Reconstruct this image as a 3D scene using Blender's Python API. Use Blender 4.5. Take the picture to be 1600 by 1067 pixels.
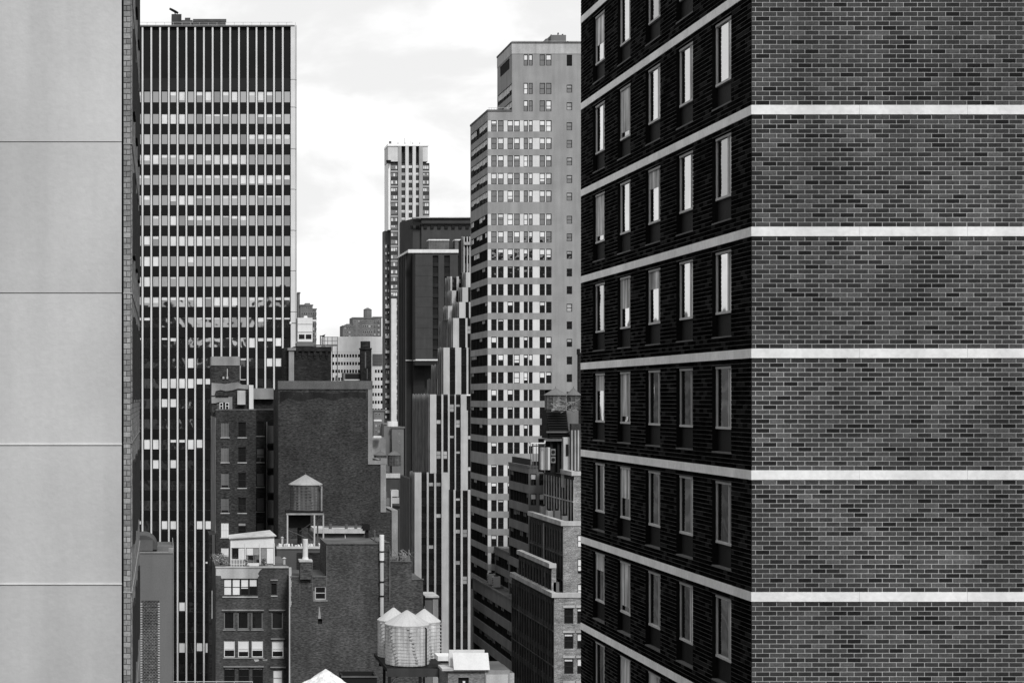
import bpy, math, random
from mathutils import Vector
random.seed(7)
for o in list(bpy.data.objects): bpy.data.objects.remove(o)
scene = bpy.context.scene
col = scene.collection

# ------------------------------------------------------------------ camera
F = 2815.0            # focal length in pixels of the 1600 px wide photograph
VX, VY, CZ = 253.0, 622.0, 80.0   # vanishing point of the avenue, eye height
cam_d = bpy.data.cameras.new('camera'); cam = bpy.data.objects.new('camera', cam_d)
col.objects.link(cam); scene.camera = cam
cam.location = (0, 0, CZ); cam.rotation_euler = (math.radians(90), 0, 0)
cam_d.sensor_width = 36; cam_d.lens = F * 36 / 1600
cam_d.shift_x = (800 - VX) / 1600; cam_d.shift_y = (VY - 533.5) / 1600
cam_d.clip_start = 0.5; cam_d.clip_end = 12000

# ------------------------------------------------------------------ light
SUN = Vector((0.22, -1.0, 0.95)).normalized()
sun_el = math.asin(SUN.z); sun_rot = math.atan2(SUN.x, SUN.y)
world = bpy.data.worlds.new('World'); scene.world = world; world.use_nodes = True
nt = world.node_tree; N = nt.nodes; L = nt.links
N.clear()
out = N.new('ShaderNodeOutputWorld'); bg = N.new('ShaderNodeBackground'); bg.inputs['Strength'].default_value = 0.1
sky = N.new('ShaderNodeTexSky'); sky.sky_type = 'NISHITA'; sky.sun_disc = False
sky.sun_elevation = sun_el; sky.sun_rotation = sun_rot
bw = N.new('ShaderNodeRGBToBW'); L.new(sky.outputs[0], bw.inputs[0])
tc = N.new('ShaderNodeTexCoord'); mp = N.new('ShaderNodeMapping'); mp.inputs['Scale'].default_value = (1, 1, 2.2)
L.new(tc.outputs['Generated'], mp.inputs['Vector'])
n1 = N.new('ShaderNodeTexNoise'); n1.inputs['Scale'].default_value = 8.5; n1.inputs['Detail'].default_value = 9; n1.inputs['Roughness'].default_value = .55
n1.inputs['Distortion'].default_value = .25
L.new(mp.outputs[0], n1.inputs['Vector'])
cr = N.new('ShaderNodeMapRange'); cr.inputs[1].default_value = .44; cr.inputs[2].default_value = .6; cr.inputs[3].default_value = 9.2; cr.inputs[4].default_value = 11.0
cr.interpolation_type = 'SMOOTHSTEP'
L.new(n1.outputs['Fac'], cr.inputs[0])
# thick bright overcast: mostly cloud, a little of the clear sky behind
mx = N.new('ShaderNodeMix'); mx.data_type = 'FLOAT'; mx.inputs[0].default_value = .93
L.new(bw.outputs[0], mx.inputs[2]); L.new(cr.outputs[0], mx.inputs[3])
L.new(mx.outputs[0], bg.inputs['Color']); L.new(bg.outputs[0], out.inputs[0])
sd = bpy.data.lights.new('sun', 'SUN'); sd.energy = 3.0; sd.angle = math.radians(14); sd.color = (1, 1, 1)
so = bpy.data.objects.new('sun', sd); col.objects.link(so)
so.rotation_euler = SUN.to_track_quat('Z', 'Y').to_euler(); so.location = (60, -120, 260)
scene.view_settings.view_transform = 'Standard'; scene.view_settings.look = 'None'
scene.view_settings.exposure = 0.0; scene.view_settings.gamma = 1.0; scene.view_settings.use_curve_mapping = False
scene.render.engine = 'CYCLES'

# ------------------------------------------------------------------ materials
MATS = {}
def wallmat(name, v, var=.18, streak=.15, rough=.85, brick=None, metallic=0.0, spec=.05, horiz=0.0, bscale=1.0, fine=.06, fscale=9, fz=1):
    """grey surface: blotches, rain streaks, optional brick courses; colour only"""
    if name in MATS: return MATS[name]
    m = bpy.data.materials.new(name); m.use_nodes = True; t = m.node_tree; n = t.nodes; l = t.links
    p = n['Principled BSDF']; p.inputs['Roughness'].default_value = rough; p.inputs['Metallic'].default_value = metallic
    p.inputs['Specular IOR Level'].default_value = spec
    geo = n.new('ShaderNodeNewGeometry')
    def noise(scale, vec, detail=4):
        mpn = n.new('ShaderNodeMapping'); mpn.inputs['Scale'].default_value = vec
        l.new(geo.outputs['Position'], mpn.inputs['Vector'])
        q = n.new('ShaderNodeTexNoise'); q.inputs['Scale'].default_value = scale; q.inputs['Detail'].default_value = detail
        l.new(mpn.outputs[0], q.inputs['Vector']); return q.outputs['Fac']
    def rng(src, a, b, lo=.3, hi=.7):
        r = n.new('ShaderNodeMapRange'); r.inputs[1].default_value = lo; r.inputs[2].default_value = hi
        r.inputs[3].default_value = a; r.inputs[4].default_value = b; l.new(src, r.inputs[0]); return r.outputs[0]
    def mul(a, b):
        q = n.new('ShaderNodeMath'); q.operation = 'MULTIPLY'; l.new(a, q.inputs[0])
        if isinstance(b, float): q.inputs[1].default_value = b
        else: l.new(b, q.inputs[1])
        return q.outputs[0]
    f = rng(noise(.35 * bscale, (1, 1, 1), 5), 1 - var, 1 + var)
    if streak: f = mul(f, rng(noise(1.1 * bscale, (1, 1, .08), 4), 1 - streak, 1 + streak))
    if horiz: f = mul(f, rng(noise(.9 * bscale, (1, 1, 5), 5), 1 - horiz, 1 + horiz))
    if fine: f = mul(f, rng(noise(fscale * bscale, (1, 1, fz), 3), 1 - fine, 1 + fine))
    if brick:
        mort, bw_, bh_ = brick
        sx = n.new('ShaderNodeSeparateXYZ'); l.new(geo.outputs['Position'], sx.inputs[0])
        ad = n.new('ShaderNodeMath'); l.new(sx.outputs[0], ad.inputs[0]); l.new(sx.outputs[1], ad.inputs[1])
        cx = n.new('ShaderNodeCombineXYZ'); l.new(ad.outputs[0], cx.inputs[0]); l.new(sx.outputs[2], cx.inputs[1])
        b = n.new('ShaderNodeTexBrick'); b.inputs['Scale'].default_value = 1; b.inputs['Brick Width'].default_value = bw_
        b.inputs['Row Height'].default_value = bh_; b.inputs['Mortar Size'].default_value = bh_ * .12
        b.inputs['Color1'].default_value = (v * .55,) * 3 + (1,); b.inputs['Color2'].default_value = (v * 1.45,) * 3 + (1,)
        b.inputs['Mortar'].default_value = (mort,) * 3 + (1,); l.new(cx.outputs[0], b.inputs['Vector'])
        bb = n.new('ShaderNodeRGBToBW'); l.new(b.outputs['Color'], bb.inputs[0])
        f = mul(f, bb.outputs[0])
        bp = n.new('ShaderNodeBump'); bp.inputs['Strength'].default_value = .4; bp.inputs['Distance'].default_value = .01
        bp.invert = True
        l.new(b.outputs['Fac'], bp.inputs['Height']); l.new(bp.outputs[0], p.inputs['Normal'])
    else:
        f = mul(f, float(v))
        bp = n.new('ShaderNodeBump'); bp.inputs['Strength'].default_value = .25; bp.inputs['Distance'].default_value = .02
        l.new(noise(12, (1, 1, 1), 3), bp.inputs['Height']); l.new(bp.outputs[0], p.inputs['Normal'])
    l.new(f, p.inputs['Base Color'])
    MATS[name] = m; return m
def glassmat(name, refl, rough=.03, wave=.02, wscale=1.2):
    """coated window glass: mirrors part of the sky and city, the room behind is dark"""
    if name in MATS: return MATS[name]
    m = bpy.data.materials.new(name); m.use_nodes = True; t = m.node_tree; n = t.nodes; l = t.links
    n.remove(n['Principled BSDF']); o = n['Material Output']
    g = n.new('ShaderNodeBsdfGlossy'); g.inputs['Roughness'].default_value = rough; g.inputs['Color'].default_value = (1, 1, 1, 1)
    d = n.new('ShaderNodeBsdfDiffuse'); d.inputs['Color'].default_value = (.012,) * 3 + (1,)
    ms = n.new('ShaderNodeMixShader')
    fr = n.new('ShaderNodeFresnel'); fr.inputs['IOR'].default_value = 1.5
    ad = n.new('ShaderNodeMath'); ad.operation = 'ADD'; ad.inputs[1].default_value = refl; ad.use_clamp = True
    l.new(fr.outputs[0], ad.inputs[0]); l.new(ad.outputs[0], ms.inputs[0]); l.new(d.outputs[0], ms.inputs[1]); l.new(g.outputs[0], ms.inputs[2])
    q = n.new('ShaderNodeTexNoise'); q.inputs['Scale'].default_value = wscale; q.inputs['Detail'].default_value = 1
    ge = n.new('ShaderNodeNewGeometry'); l.new(ge.outputs['Position'], q.inputs['Vector'])
    bp = n.new('ShaderNodeBump'); bp.inputs['Strength'].default_value = 1; bp.inputs['Distance'].default_value = wave
    l.new(q.outputs['Fac'], bp.inputs['Height']); l.new(bp.outputs[0], g.inputs['Normal'])
    l.new(ms.outputs[0], o.inputs[0]); MATS[name] = m; return m
BR = (.09, .2, .068)
W = wallmat
m_ground = W('asphalt', .05); m_panel = W('painted_concrete', .43, .06, .07, fine=.03)
m_joint = W('joint_sealant', .2)
m_tower_dark = W('dark_metal_cladding', .007, .2, .08, .5, spec=.1)
m_tower_mid = W('dark_metal_cladding_band', .017, .1, .05, .5, spec=.1)
m_fin = W('aluminium_fin', .55, .08, .06, .5)
m_pier = W('pale_stone_pier', .56, .07, .06)
m_pier_edge = W('grey_stone_edge', .4, .07, .06)
m_beige = W('grey_rendered_brick', .25, .1, .12, fine=.1)
m_beige_top = W('pale_parapet_brick', .36, .12, .2, fine=.12)
m_white_panel = W('white_infill_panel', .56, .08, .04)
m_darkframe = W('dark_window_frame', .03, .05, 0)
m_midframe = W('grey_window_frame', .18, .05, 0)
m_whiteframe = W('white_window_frame', .6, .05, 0)
m_blind = W('window_blind', .66, .12, .05, fine=.02)
m_blind2 = W('grey_curtain', .3, .3, .3)
g_skies = [glassmat('coated_glass_%s' % n_, v_, .04, .03, .5) for n_, v_ in (('clear', .26), ('grey', .34), ('silver', .42), ('bright', .5))]; g_sky = g_skies[1]
g_matte = W('unlit_glass', .008, .5, 0, .5, spec=0)
g_plain = glassmat('window_glass', .15, .03, .02, .8)
g_dark = glassmat('dark_glass', .02, .05, .02, .8)
g_hotel = glassmat('wavy_hotel_glass', .45, .04, .008, 1.3)
m_dbrick = W('dark_brick', .031, .2, .1, brick=(.06, .2, .068), horiz=.13, fine=.55, fscale=2.6, fz=3.2)
m_dbrick2 = W('sooty_brick', .015, .25, .2, brick=(.035, .2, .068), horiz=.2, fine=.5, fscale=1.5, fz=5)
m_fbrick = W('grey_brown_brick', .046, .2, .16, brick=(.1, .2, .068), horiz=.12, fine=.5, fscale=2.8, fz=3.2)
m_gbrick = W('mid_brick', .055, .25, .28, brick=(.08, .2, .068), horiz=.1, fine=.35, fscale=3, fz=3)
m_nbrick = W('pale_mottled_brick', .2, .25, .1, brick=(.28, .2, .068), horiz=.35, fine=.45)
m_cope = W('old_coping', .1, .25, .2, fine=.3)
m_stucco = W('weathered_stucco', .22, .22, .2, fine=.12)
m_pstucco = W('pale_stucco', .38, .2, .2, fine=.1)
m_gpaint = W('grey_painted_wall', .14, .08, .08)
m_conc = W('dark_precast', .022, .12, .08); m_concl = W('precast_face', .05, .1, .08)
m_deco = W('deco_limestone', .42, .1, .1); m_deco_side = W('deco_side_brick', .055, .15, .2)
m_deco_rib = W('deco_side_rib', .16, .2, .2); m_deco_dark = W('deco_spandrel', .01, .25, .1)
m_white = W('white_paint', .6, .08, .06); m_offw = W('off_white_metal', .6, .12, .15)
m_black = W('black_metal', .015, .1, 0, .6); m_steel = W('grey_steel', .1, .2, .1, .6); m_lsteel = W('pale_steel', .38, .15, .15, .5)
m_roof = W('roof_felt', .09, .3, 0); m_louver = W('dark_louver', .02, .1, 0)
m_tankw = W('whitewashed_staves', .46, .12, .35, bscale=2.5, fine=.25); m_tankroof = W('pale_tank_roof', .41, .07, .06)
m_tankg = W('weathered_staves', .09, .25, .45, bscale=3); m_tankgr = W('grey_tank_roof', .14, .1, .1)
m_far1 = W('far_brick', .13, .2, .1); m_far2 = W('far_white_concrete', .68, .05, .05); m_farw = W('far_window', .03, .2, 0)
m_ipale = W('pale_tower_stone', .52, .08, .05); m_igrey = W('grey_tower_stone', .3, .1, .05); m_idark = W('tower_dark_bay', .05, .2, .05)
m_ibrown = W('tower_low_brick', .1, .15, .1)
m_leafm = W('leaves', .08, .4, 0, .6, bscale=8); m_leafl = W('pale_leaves', .35, .3, 0, .6, bscale=8)
m_sideb = W('band_wall_side', .15, .15, .12); m_sidestrip = W('window_strip', .03, .3, 0)
m_bdim = W('dim_curtain', .12, .3, .3); m_tarp = W('white_tarp', .62, .25, .3, bscale=3)
m_nside = W('dark_pier_brick', .03, .25, .15, brick=(.08, .2, .068)); m_nside2 = W('dark_pier_face', .065, .3, .3); m_npier = W('pale_terracotta_pier', .32, .3, .3)  # loft side wall and piers, much darker than the front brick

# ------------------------------------------------------------------ geometry helpers
def PX(x, Y): return (x - VX) * Y / F
def PZ(y, Y): return CZ + (VY - y) * Y / F
WLOC = {}
def thing(name, loc, label, cat, group=None):
    o = bpy.data.objects.new(name, None); o.empty_display_size = 1; col.objects.link(o); o.location = loc; WLOC[o] = Vector(loc)
    o['label'] = label; o['category'] = cat
    if group: o['group'] = group
    return o
class MB:
    def __init__(s): s.v = []; s.f = []; s.m = []
    def q(s, pts, mi=0):
        b = len(s.v); s.v += [tuple(p) for p in pts]; s.f.append(tuple(range(b, b + len(pts)))); s.m.append(mi)
    def box(s, x0, x1, y0, y1, z0, z1, mi=0):
        b = len(s.v)
        s.v += [(x0, y0, z0), (x1, y0, z0), (x1, y1, z0), (x0, y1, z0), (x0, y0, z1), (x1, y0, z1), (x1, y1, z1), (x0, y1, z1)]
        for f in ((0, 1, 5, 4), (1, 2, 6, 5), (2, 3, 7, 6), (3, 0, 4, 7), (4, 5, 6, 7), (3, 2, 1, 0)):
            s.f.append(tuple(b + i for i in f)); s.m.append(mi)
    def brick(s, x0, x1, y0, y1, z0, z1, mi=0, b_=.004):
        """box with a small chamfered front (front = y0)"""
        b = len(s.v)
        s.v += [(x0, y1, z0), (x1, y1, z0), (x1, y1, z1), (x0, y1, z1),
                (x0, y0 + b_, z0), (x1, y0 + b_, z0), (x1, y0 + b_, z1), (x0, y0 + b_, z1),
                (x0 + b_, y0, z0 + b_), (x1 - b_, y0, z0 + b_), (x1 - b_, y0, z1 - b_), (x0 + b_, y0, z1 - b_)]
        for f in ((0, 1, 5, 4), (1, 2, 6, 5), (2, 3, 7, 6), (3, 0, 4, 7), (4, 5, 9, 8), (5, 6, 10, 9), (6, 7, 11, 10), (7, 4, 8, 11), (8, 9, 10, 11)):
            s.f.append(tuple(b + i for i in f)); s.m.append(mi)
    def cyl(s, cx, cy, z0, z1, r0, r1=None, n=24, mi=0, cap=True, jit=0):
        r1 = r0 if r1 is None else r1; b = len(s.v)
        for k in range(n):
            a = 2 * math.pi * k / n; j = random.uniform(-jit, jit)
            s.v.append((cx + (r0 + j) * math.cos(a), cy + (r0 + j) * math.sin(a), z0))
            s.v.append((cx + (r1 + j) * math.cos(a), cy + (r1 + j) * math.sin(a), z1))
        for k in range(n):
            i, j = b + 2 * k, b + 2 * ((k + 1) % n); s.f.append((i, j, j + 1, i + 1)); s.m.append(mi)
        if cap:
            s.f.append(tuple(b + 2 * k + 1 for k in range(n))); s.m.append(mi)
            s.f.append(tuple(b + 2 * k for k in reversed(range(n)))); s.m.append(mi)
    def tube(s, p, q, r, n=6, mi=0):
        p = Vector(p); q = Vector(q); d = (q - p)
        if d.length < 1e-6: return
        d.normalize(); a = d.orthogonal().normalized(); c = d.cross(a); b = len(s.v)
        for k in range(n):
            t = 2 * math.pi * k / n; o_ = a * math.cos(t) * r + c * math.sin(t) * r
            s.v.append(tuple(p + o_)); s.v.append(tuple(q + o_))
        for k in range(n):
            i, j = b + 2 * k, b + 2 * ((k + 1) % n); s.f.append((i, j, j + 1, i + 1)); s.m.append(mi)
        s.f.append(tuple(b + 2 * k for k in range(n))); s.m.append(mi); s.f.append(tuple(b + 2 * k + 1 for k in range(n))); s.m.append(mi)
    def mesh(s, name, mats, off=(0, 0, 0)):
        me = bpy.data.meshes.new(name); ox, oy, oz = off
        me.from_pydata([(a - ox, b - oy, c - oz) for a, b, c in s.v], [], s.f)
        for m in (mats if isinstance(mats, (list, tuple)) else [mats]): me.materials.append(m)
        me.polygons.foreach_set('material_index', s.m); me.update(); return me
    def build(s, name, mats, parent=None, label=None, kind=None):
        off = WLOC[parent] if parent else Vector((0, 0, 0))
        o = bpy.data.objects.new(name, s.mesh(name, mats, off)); col.objects.link(o)
        if parent: o.parent = parent
        WLOC[o] = Vector(off)
        if label: o['label'] = label
        if kind: o['kind'] = kind
        return o
def put(name, me, parent, loc, rz=0.0):
    o = bpy.data.objects.new(name, me); col.objects.link(o); o.parent = parent
    o.location = Vector(loc) - WLOC[parent]; o.rotation_euler = (0, 0, rz); WLOC[o] = Vector(loc); return o
ROT = {'F': 0.0, 'L': -math.pi / 2, 'R': math.pi / 2}
def T(face, o, u, d, v):
    if face == 'F': return (o[0] + u, o[1] + d, o[2] + v)
    if face == 'L': return (o[0] + d, o[1] - u, o[2] + v)
    return (o[0] - d, o[1] + u, o[2] + v)
def facade(mb, face, o, w, h, holes, depth, mi=0, mi_rev=None):
    """wall plane cut by recessed openings (u0,u1,v0,v1), each with its reveals"""
    mi_rev = mi if mi_rev is None else mi_rev
    us = sorted({0, w} | {min(max(x, 0), w) for a in holes for x in a[:2]}); vs = sorted({0, h} | {min(max(x, 0), h) for a in holes for x in a[2:4]})
    hs = sorted(holes, key=lambda a: a[2])
    for i in range(len(us) - 1):
        a0, a1 = us[i], us[i + 1]
        if a1 - a0 < 1e-5: continue
        uc = (a0 + a1) / 2; c = [x for x in hs if x[0] < uc < x[1]]; z = 0
        for x in c:                                   # one tall strip between openings of this column
            if x[2] > z: mb.q([T(face, o, a0, 0, z), T(face, o, a1, 0, z), T(face, o, a1, 0, x[2]), T(face, o, a0, 0, x[2])], mi)
            z = max(z, x[3])
        if z < h: mb.q([T(face, o, a0, 0, z), T(face, o, a1, 0, z), T(face, o, a1, 0, h), T(face, o, a0, 0, h)], mi)
    for (u0, u1, v0, v1) in [x[:4] for x in holes]:
        c = [(u0, v0), (u1, v0), (u1, v1), (u0, v1)]
        for k in range(4):
            (a, b), (e, f) = c[k], c[(k + 1) % 4]
            mb.q([T(face, o, a, 0, b), T(face, o, e, 0, f), T(face, o, e, depth, f), T(face, o, a, depth, b)], mi_rev)
def block(parent, name, mats, x0, x1, y0, y1, z0, z1, hF=(), hL=(), hR=(), depth=.25, roofmi=None, kind=None, label=None):
    """building volume: front (y0), left, right walls with openings; roof as its own material"""
    mb = MB()
    facade(mb, 'F', (x0, y0, z0), x1 - x0, z1 - z0, list(hF), depth)
    facade(mb, 'L', (x0, y1, z0), y1 - y0, z1 - z0, list(hL), depth)
    facade(mb, 'R', (x1, y0, z0), y1 - y0, z1 - z0, list(hR), depth)
    mb.q([(x1, y1, z0), (x0, y1, z0), (x0, y1, z1), (x1, y1, z1)])
    mats = mats if isinstance(mats, list) else [mats]
    mb.q([(x0, y0, z1), (x1, y0, z1), (x1, y1, z1), (x0, y1, z1)], len(mats))
    return mb.build(name, mats + [m_roof], parent, label, kind)
WM = {}
def winmesh(w, h, frame, glass, fr=.06, nx=1, ny=2, blind=0.0, bmat=None, gap=0.0):
    """sash window facing -y with its lower left corner at the origin; slots frame, glass, blind"""
    key = (round(w, 2), round(h, 2), frame.name, glass.name, fr, nx, ny, round(blind, 2), bmat.name if bmat else '')
    if key in WM: return WM[key]
    w, h = key[0], key[1]; mb = MB()
    mb.box(0, fr, -.02, .05, 0, h); mb.box(w - fr, w, -.02, .05, 0, h); mb.box(fr, w - fr, -.02, .05, 0, fr); mb.box(fr, w - fr, -.02, .05, h - fr, h)
    for k in range(1, nx): c = w * k / nx; mb.box(c - fr * .5, c + fr * .5, -.015, .05, fr, h - fr)
    for k in range(1, ny): c = h * k / ny; mb.box(fr, w - fr, -.01, .049, c - fr * .4, c + fr * .4)
    zb = h - fr - (h - 2 * fr) * min(blind, 1)
    if blind < .99: mb.q([(fr, .03, fr), (w - fr, .03, fr), (w - fr, .03, zb), (fr, .03, zb)], 1)
    if blind > .01: mb.q([(fr, .03, zb), (w - fr, .03, zb), (w - fr, .03, h - fr), (fr, .03, h - fr)], 2)
    WM[key] = mb.mesh('window', [frame, glass, bmat or m_blind]); return WM[key]
def add_windows(parent, items, limit=300, name='window'):
    """items: (mesh, world loc, rz). the first ones are parts of their own, the rest one joined part"""
    for me, loc, rz in items[:limit]: put(name, me, parent, loc, rz)
    rest = items[limit:]
    if rest:
        mb = MB(); mats = []
        for me, loc, rz in rest:
            c, s_ = math.cos(rz), math.sin(rz); b = len(mb.v)
            mb.v += [(loc[0] + c * v.co.x - s_ * v.co.y, loc[1] + s_ * v.co.x + c * v.co.y, loc[2] + v.co.z) for v in me.vertices]
            for p in me.polygons:
                mt = me.materials[p.material_index]
                if mt not in mats: mats.append(mt)
                mb.f.append(tuple(b + i for i in p.vertices)); mb.m.append(mats.index(mt))
        mb.build(name, mats, parent, kind='stuff')
def hpx(rect, o, Y):
    """pixel rectangle on the frontal plane Y -> opening relative to the wall's corner o"""
    x0, x1, yt, yb = rect
    return (PX(x0, Y) - o[0], PX(x1, Y) - o[0], PZ(yb, Y) - o[2], PZ(yt, Y) - o[2])
R = random.random; RU = random.uniform; RC = random.choice

# ragged stucco patches
def patch(parent, pts, Y, m=m_stucco, name='stucco_patch', th=.04):
    mb = MB(); f = [(PX(x, Y), Y - th, PZ(y, Y)) for x, y in pts]; mb.q(f)
    for i in range(len(f)):
        a, b = f[i], f[(i + 1) % len(f)]; mb.q([a, b, (b[0], Y, b[2]), (a[0], Y, a[2])])
    mb.build(name, m, parent)

# ------------------------------------------------------------------ ground and streets
g = MB(); g.q([(-6000, -6000, 0), (6000, -6000, 0), (6000, 9000, 0), (-6000, 9000, 0)])
o = g.build('ground', m_ground, kind='structure')

# ================================================================== right: brick hotel with white bands
YP = 40.0; FL = 2.7; XP = PX(1175, YP); YB = YP * 922 / 655
zb0 = PZ(552, YP)                                   # centre of one white band
hotel = thing('brick_building', (XP, YP, 0), 'near dark brick building with white bands and tall narrow windows, filling the right side', 'building')
tones = [wallmat('hotel_brick_%s' % n_, v, .22, .14, .8, fine=.25, fscale=30) for n_, v in
         (('black', .015), ('dark', .028), ('brown', .04), ('middle', .051), ('grey', .066), ('pale', .088))]
side_shade_tones = [wallmat('shaded_side_brick_%s' % n_, v, .15, 0, .8, fine=.25, bscale=4, spec=0) for n_, v in (('black', .003), ('dark', .006), ('brown', .02))]  # front brick repeated darker: the side wall's shade is put into the colour
m_mortar = W('mortar', .41, .25, .14); m_mortar_shade = W('shaded_mortar', .085, .4, .1, bscale=2, spec=0); m_reveal_shade = W('shaded_reveal_brick', .008, .2, .1, spec=0)  # side mortar and reveals are darkened copies, shade painted in
m_band = W('white_band_stone', .7, .08, .13, fine=.07); 
bandh = .213; course = (FL - bandh) / 24; bl = .3126; mj = .0165
kmin, kmax = -4, 5                                  # storeys around zb0
ztop = zb0 + (kmax + 1) * FL; zlow = zb0 + (kmin) * FL
# openings of the side wall
bays = [41.44, 44.43, 47.35, 50.35, 53.3]; ow = 1.45
holesL = []
for k in range(kmin, kmax + 1):
    for y0 in bays: holesL.append((YB - y0 - ow, YB - y0, zb0 + k * FL + .42, zb0 + k * FL + 2.47))
block(hotel, 'wall', [m_mortar, m_mortar_shade], XP, XP + 26, YP, YB, 0, ztop)
hotel_wall = hotel.children[-1] if hotel.children else None
# replace the plain left wall by one with openings: drawn 1 mm outside
mb = MB(); facade(mb, 'L', (XP - .012, YB, zlow), YB - YP, ztop - zlow, [(a, b, c - zlow, d - zlow) for a, b, c, d in holesL], .009, 0)
# deep window recesses need a real hollow: rebuild the block with them
bpy.data.objects.remove([c for c in col.objects if c.name == 'wall' and c.parent == hotel][0])
mbw = MB()
facade(mbw, 'F', (XP, YP, 0), 26, ztop, [], .1, 0)
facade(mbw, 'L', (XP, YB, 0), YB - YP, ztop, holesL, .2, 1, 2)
facade(mbw, 'R', (XP + 26, YP, 0), YB - YP, ztop, [], .1, 0)
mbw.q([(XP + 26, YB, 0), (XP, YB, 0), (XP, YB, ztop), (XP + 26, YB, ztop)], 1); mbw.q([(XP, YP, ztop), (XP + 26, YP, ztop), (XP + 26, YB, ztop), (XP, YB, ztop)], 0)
mbw.build('wall', [m_mortar, m_mortar_shade, m_reveal_shade], hotel)
# front bricks: the ones in the middle of the picture are parts of their own
meshes = []
for i in range(6):
    b = MB(); b.brick(0, bl - mj, -.010, .0, 0, course - mj); meshes.append(b.mesh('brick', tones[i]))
rest = MB(); nind = 0; wts = [9, 21, 25, 23, 16, 6]
for k in range(kmin, kmax + 1):
    zs = zb0 + k * FL + bandh / 2
    for r in range(24):
        z0 = zs + r * course + mj * .5; off = 0.0 if r % 2 else -bl * .5; x = XP + off - bl * .22
        while x < XP + 9.5:
            i = random.choices(range(6), wts)[0]; x0 = max(x, XP - .010); x1 = x + bl - mj
            if x1 - x0 > .03:
                full = x1 - x0 > bl - mj - 1e-4
                if full and nind < 300 and k in (-1, 0) and (k == 0 or r >= 12) and x1 < XP + 6.2 and nind < 300:
                    put('brick', meshes[i], hotel, (x0, YP, z0)); nind += 1
                else: rest.brick(x0, x1, YP - .010 - RU(0, .002), YP, z0, z0 + course - mj, i)
            x += bl
rest.build('brick', tones, hotel, kind='stuff')
# side bricks (too foreshortened to pick apart): joined, cut around the openings
sb = MB()
def shaded_side_brick(y0, y1, z0, z1, mi):
    b = len(sb.v); x0 = XP - .010; x1 = XP; c = .004
    sb.v.extend([(x1, y1, z0), (x1, y0, z0), (x1, y0, z1), (x1, y1, z1), (x0 + c, y1, z0), (x0 + c, y0, z0), (x0 + c, y0, z1), (x0 + c, y1, z1),
                 (x0, y1 - c, z0 + c), (x0, y0 + c, z0 + c), (x0, y0 + c, z1 - c), (x0, y1 - c, z1 - c)])
    for f in ((0, 1, 5, 4), (1, 2, 6, 5), (2, 3, 7, 6), (3, 0, 4, 7), (4, 5, 9, 8), (5, 6, 10, 9), (6, 7, 11, 10), (7, 4, 8, 11), (8, 9, 10, 11)):
        sb.f.append(tuple(b + i for i in f)); sb.m.append(mi)
for k in range(kmin, kmax + 1):
    zs = zb0 + k * FL + bandh / 2
    for r in range(24):
        z0 = zs + r * course + mj * .5; z1 = z0 + course - mj; y = YP + (0 if r % 2 else -bl * .5)
        zc = (z0 + z1) / 2 - (zb0 + k * FL); cut = .42 - .03 < zc < 2.47 + .03
        spans = [(YP, YB)]
        if cut:
            spans = []; s0 = YP
            for b0 in bays: spans.append((s0, b0)); s0 = b0 + ow
            spans.append((s0, YB))
        while y < YB:
            for a, b in spans:
                y0, y1 = max(y, a), min(y + bl - mj, b)
                if y1 - y0 > .02: shaded_side_brick(y0, y1, z0, z1, random.choices(range(3), [5, 6, 2])[0])
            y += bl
sb.build('shaded_side_brick', side_shade_tones, hotel, kind='stuff')
for k in range(kmin, kmax + 2):                      # white bands in lengths with joints
    z = zb0 + k * FL
    mbb = MB(); x = XP - .022
    while x < XP + 26:
        x2 = min(x + 2.4, XP + 26); mbb.box(x, x2 - .005, YP - .022, YP + .05, z - bandh / 2 + .003, z + bandh / 2 - .003, 0); x = x2
    y = YP + .052
    while y < YB:
        y2 = min(y + 2.97, YB); mbb.box(XP - .022, XP + .04, y, y2 - .014, z - bandh / 2 + .003, z + bandh / 2 - .003, 0); y = y2
    mbb.build('stone_band', m_band, hotel)
# windows: frame, fixed and sliding panes, curtain, panel below, sill
m_hframe = W('hotel_window_frame', .42, .1, 0); m_grille = W('hotel_panel', .012, .4, .2, .6, spec=.05); m_curt = W('hotel_curtain', .42, .3, .7, bscale=4)
fw = MB(); FH = 1.47; t_ = .055
fw.box(0, t_ + .02, -.018, .04, 0, FH); fw.box(ow - t_, ow, -.05, .04, 0, FH); fw.box(t_ + .02, ow - t_, -.05, .04, 0, t_); fw.box(t_ + .02, ow - t_, -.05, .04, FH - t_, FH)
fw.box(ow * .66, ow * .66 + .035, -.02, .04, t_, FH - t_)
me_frame = fw.mesh('window', m_hframe)
p1 = MB(); p1.q([(t_, .0, t_), (ow * .66, .0, t_), (ow * .66, .0, FH - t_), (t_, .0, FH - t_)]); me_p1 = p1.mesh('pane', g_hotel); me_p1b = p1.mesh('pane', glassmat('tinted_hotel_glass', .2, .04, .012, 1.5))
p2 = MB(); p2.q([(ow * .66 + .035, .0, t_), (ow - t_, .0, t_), (ow - t_, .0, FH - t_), (ow * .66 + .035, .0, FH - t_)]); me_p2 = p2.mesh('pane', g_hotel)
cu = []
for j in range(3):
    c = MB(); a = ow - .3 - j * .16; n_ = 10
    for i in range(n_):
        u0 = a + (ow - t_ - a) * i / n_; u1 = a + (ow - t_ - a) * (i + 1) / n_; d0 = -.004 - .0 * (i % 2)
        c.q([(u0, d0 - .003 * (i % 2), t_), (u1, d0 - .003 * ((i + 1) % 2), t_), (u1, d0 - .003 * ((i + 1) % 2), FH - t_), (u0, d0 - .003 * (i % 2), FH - t_)])
    cu.append(c.mesh('curtain', m_curt))
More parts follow.
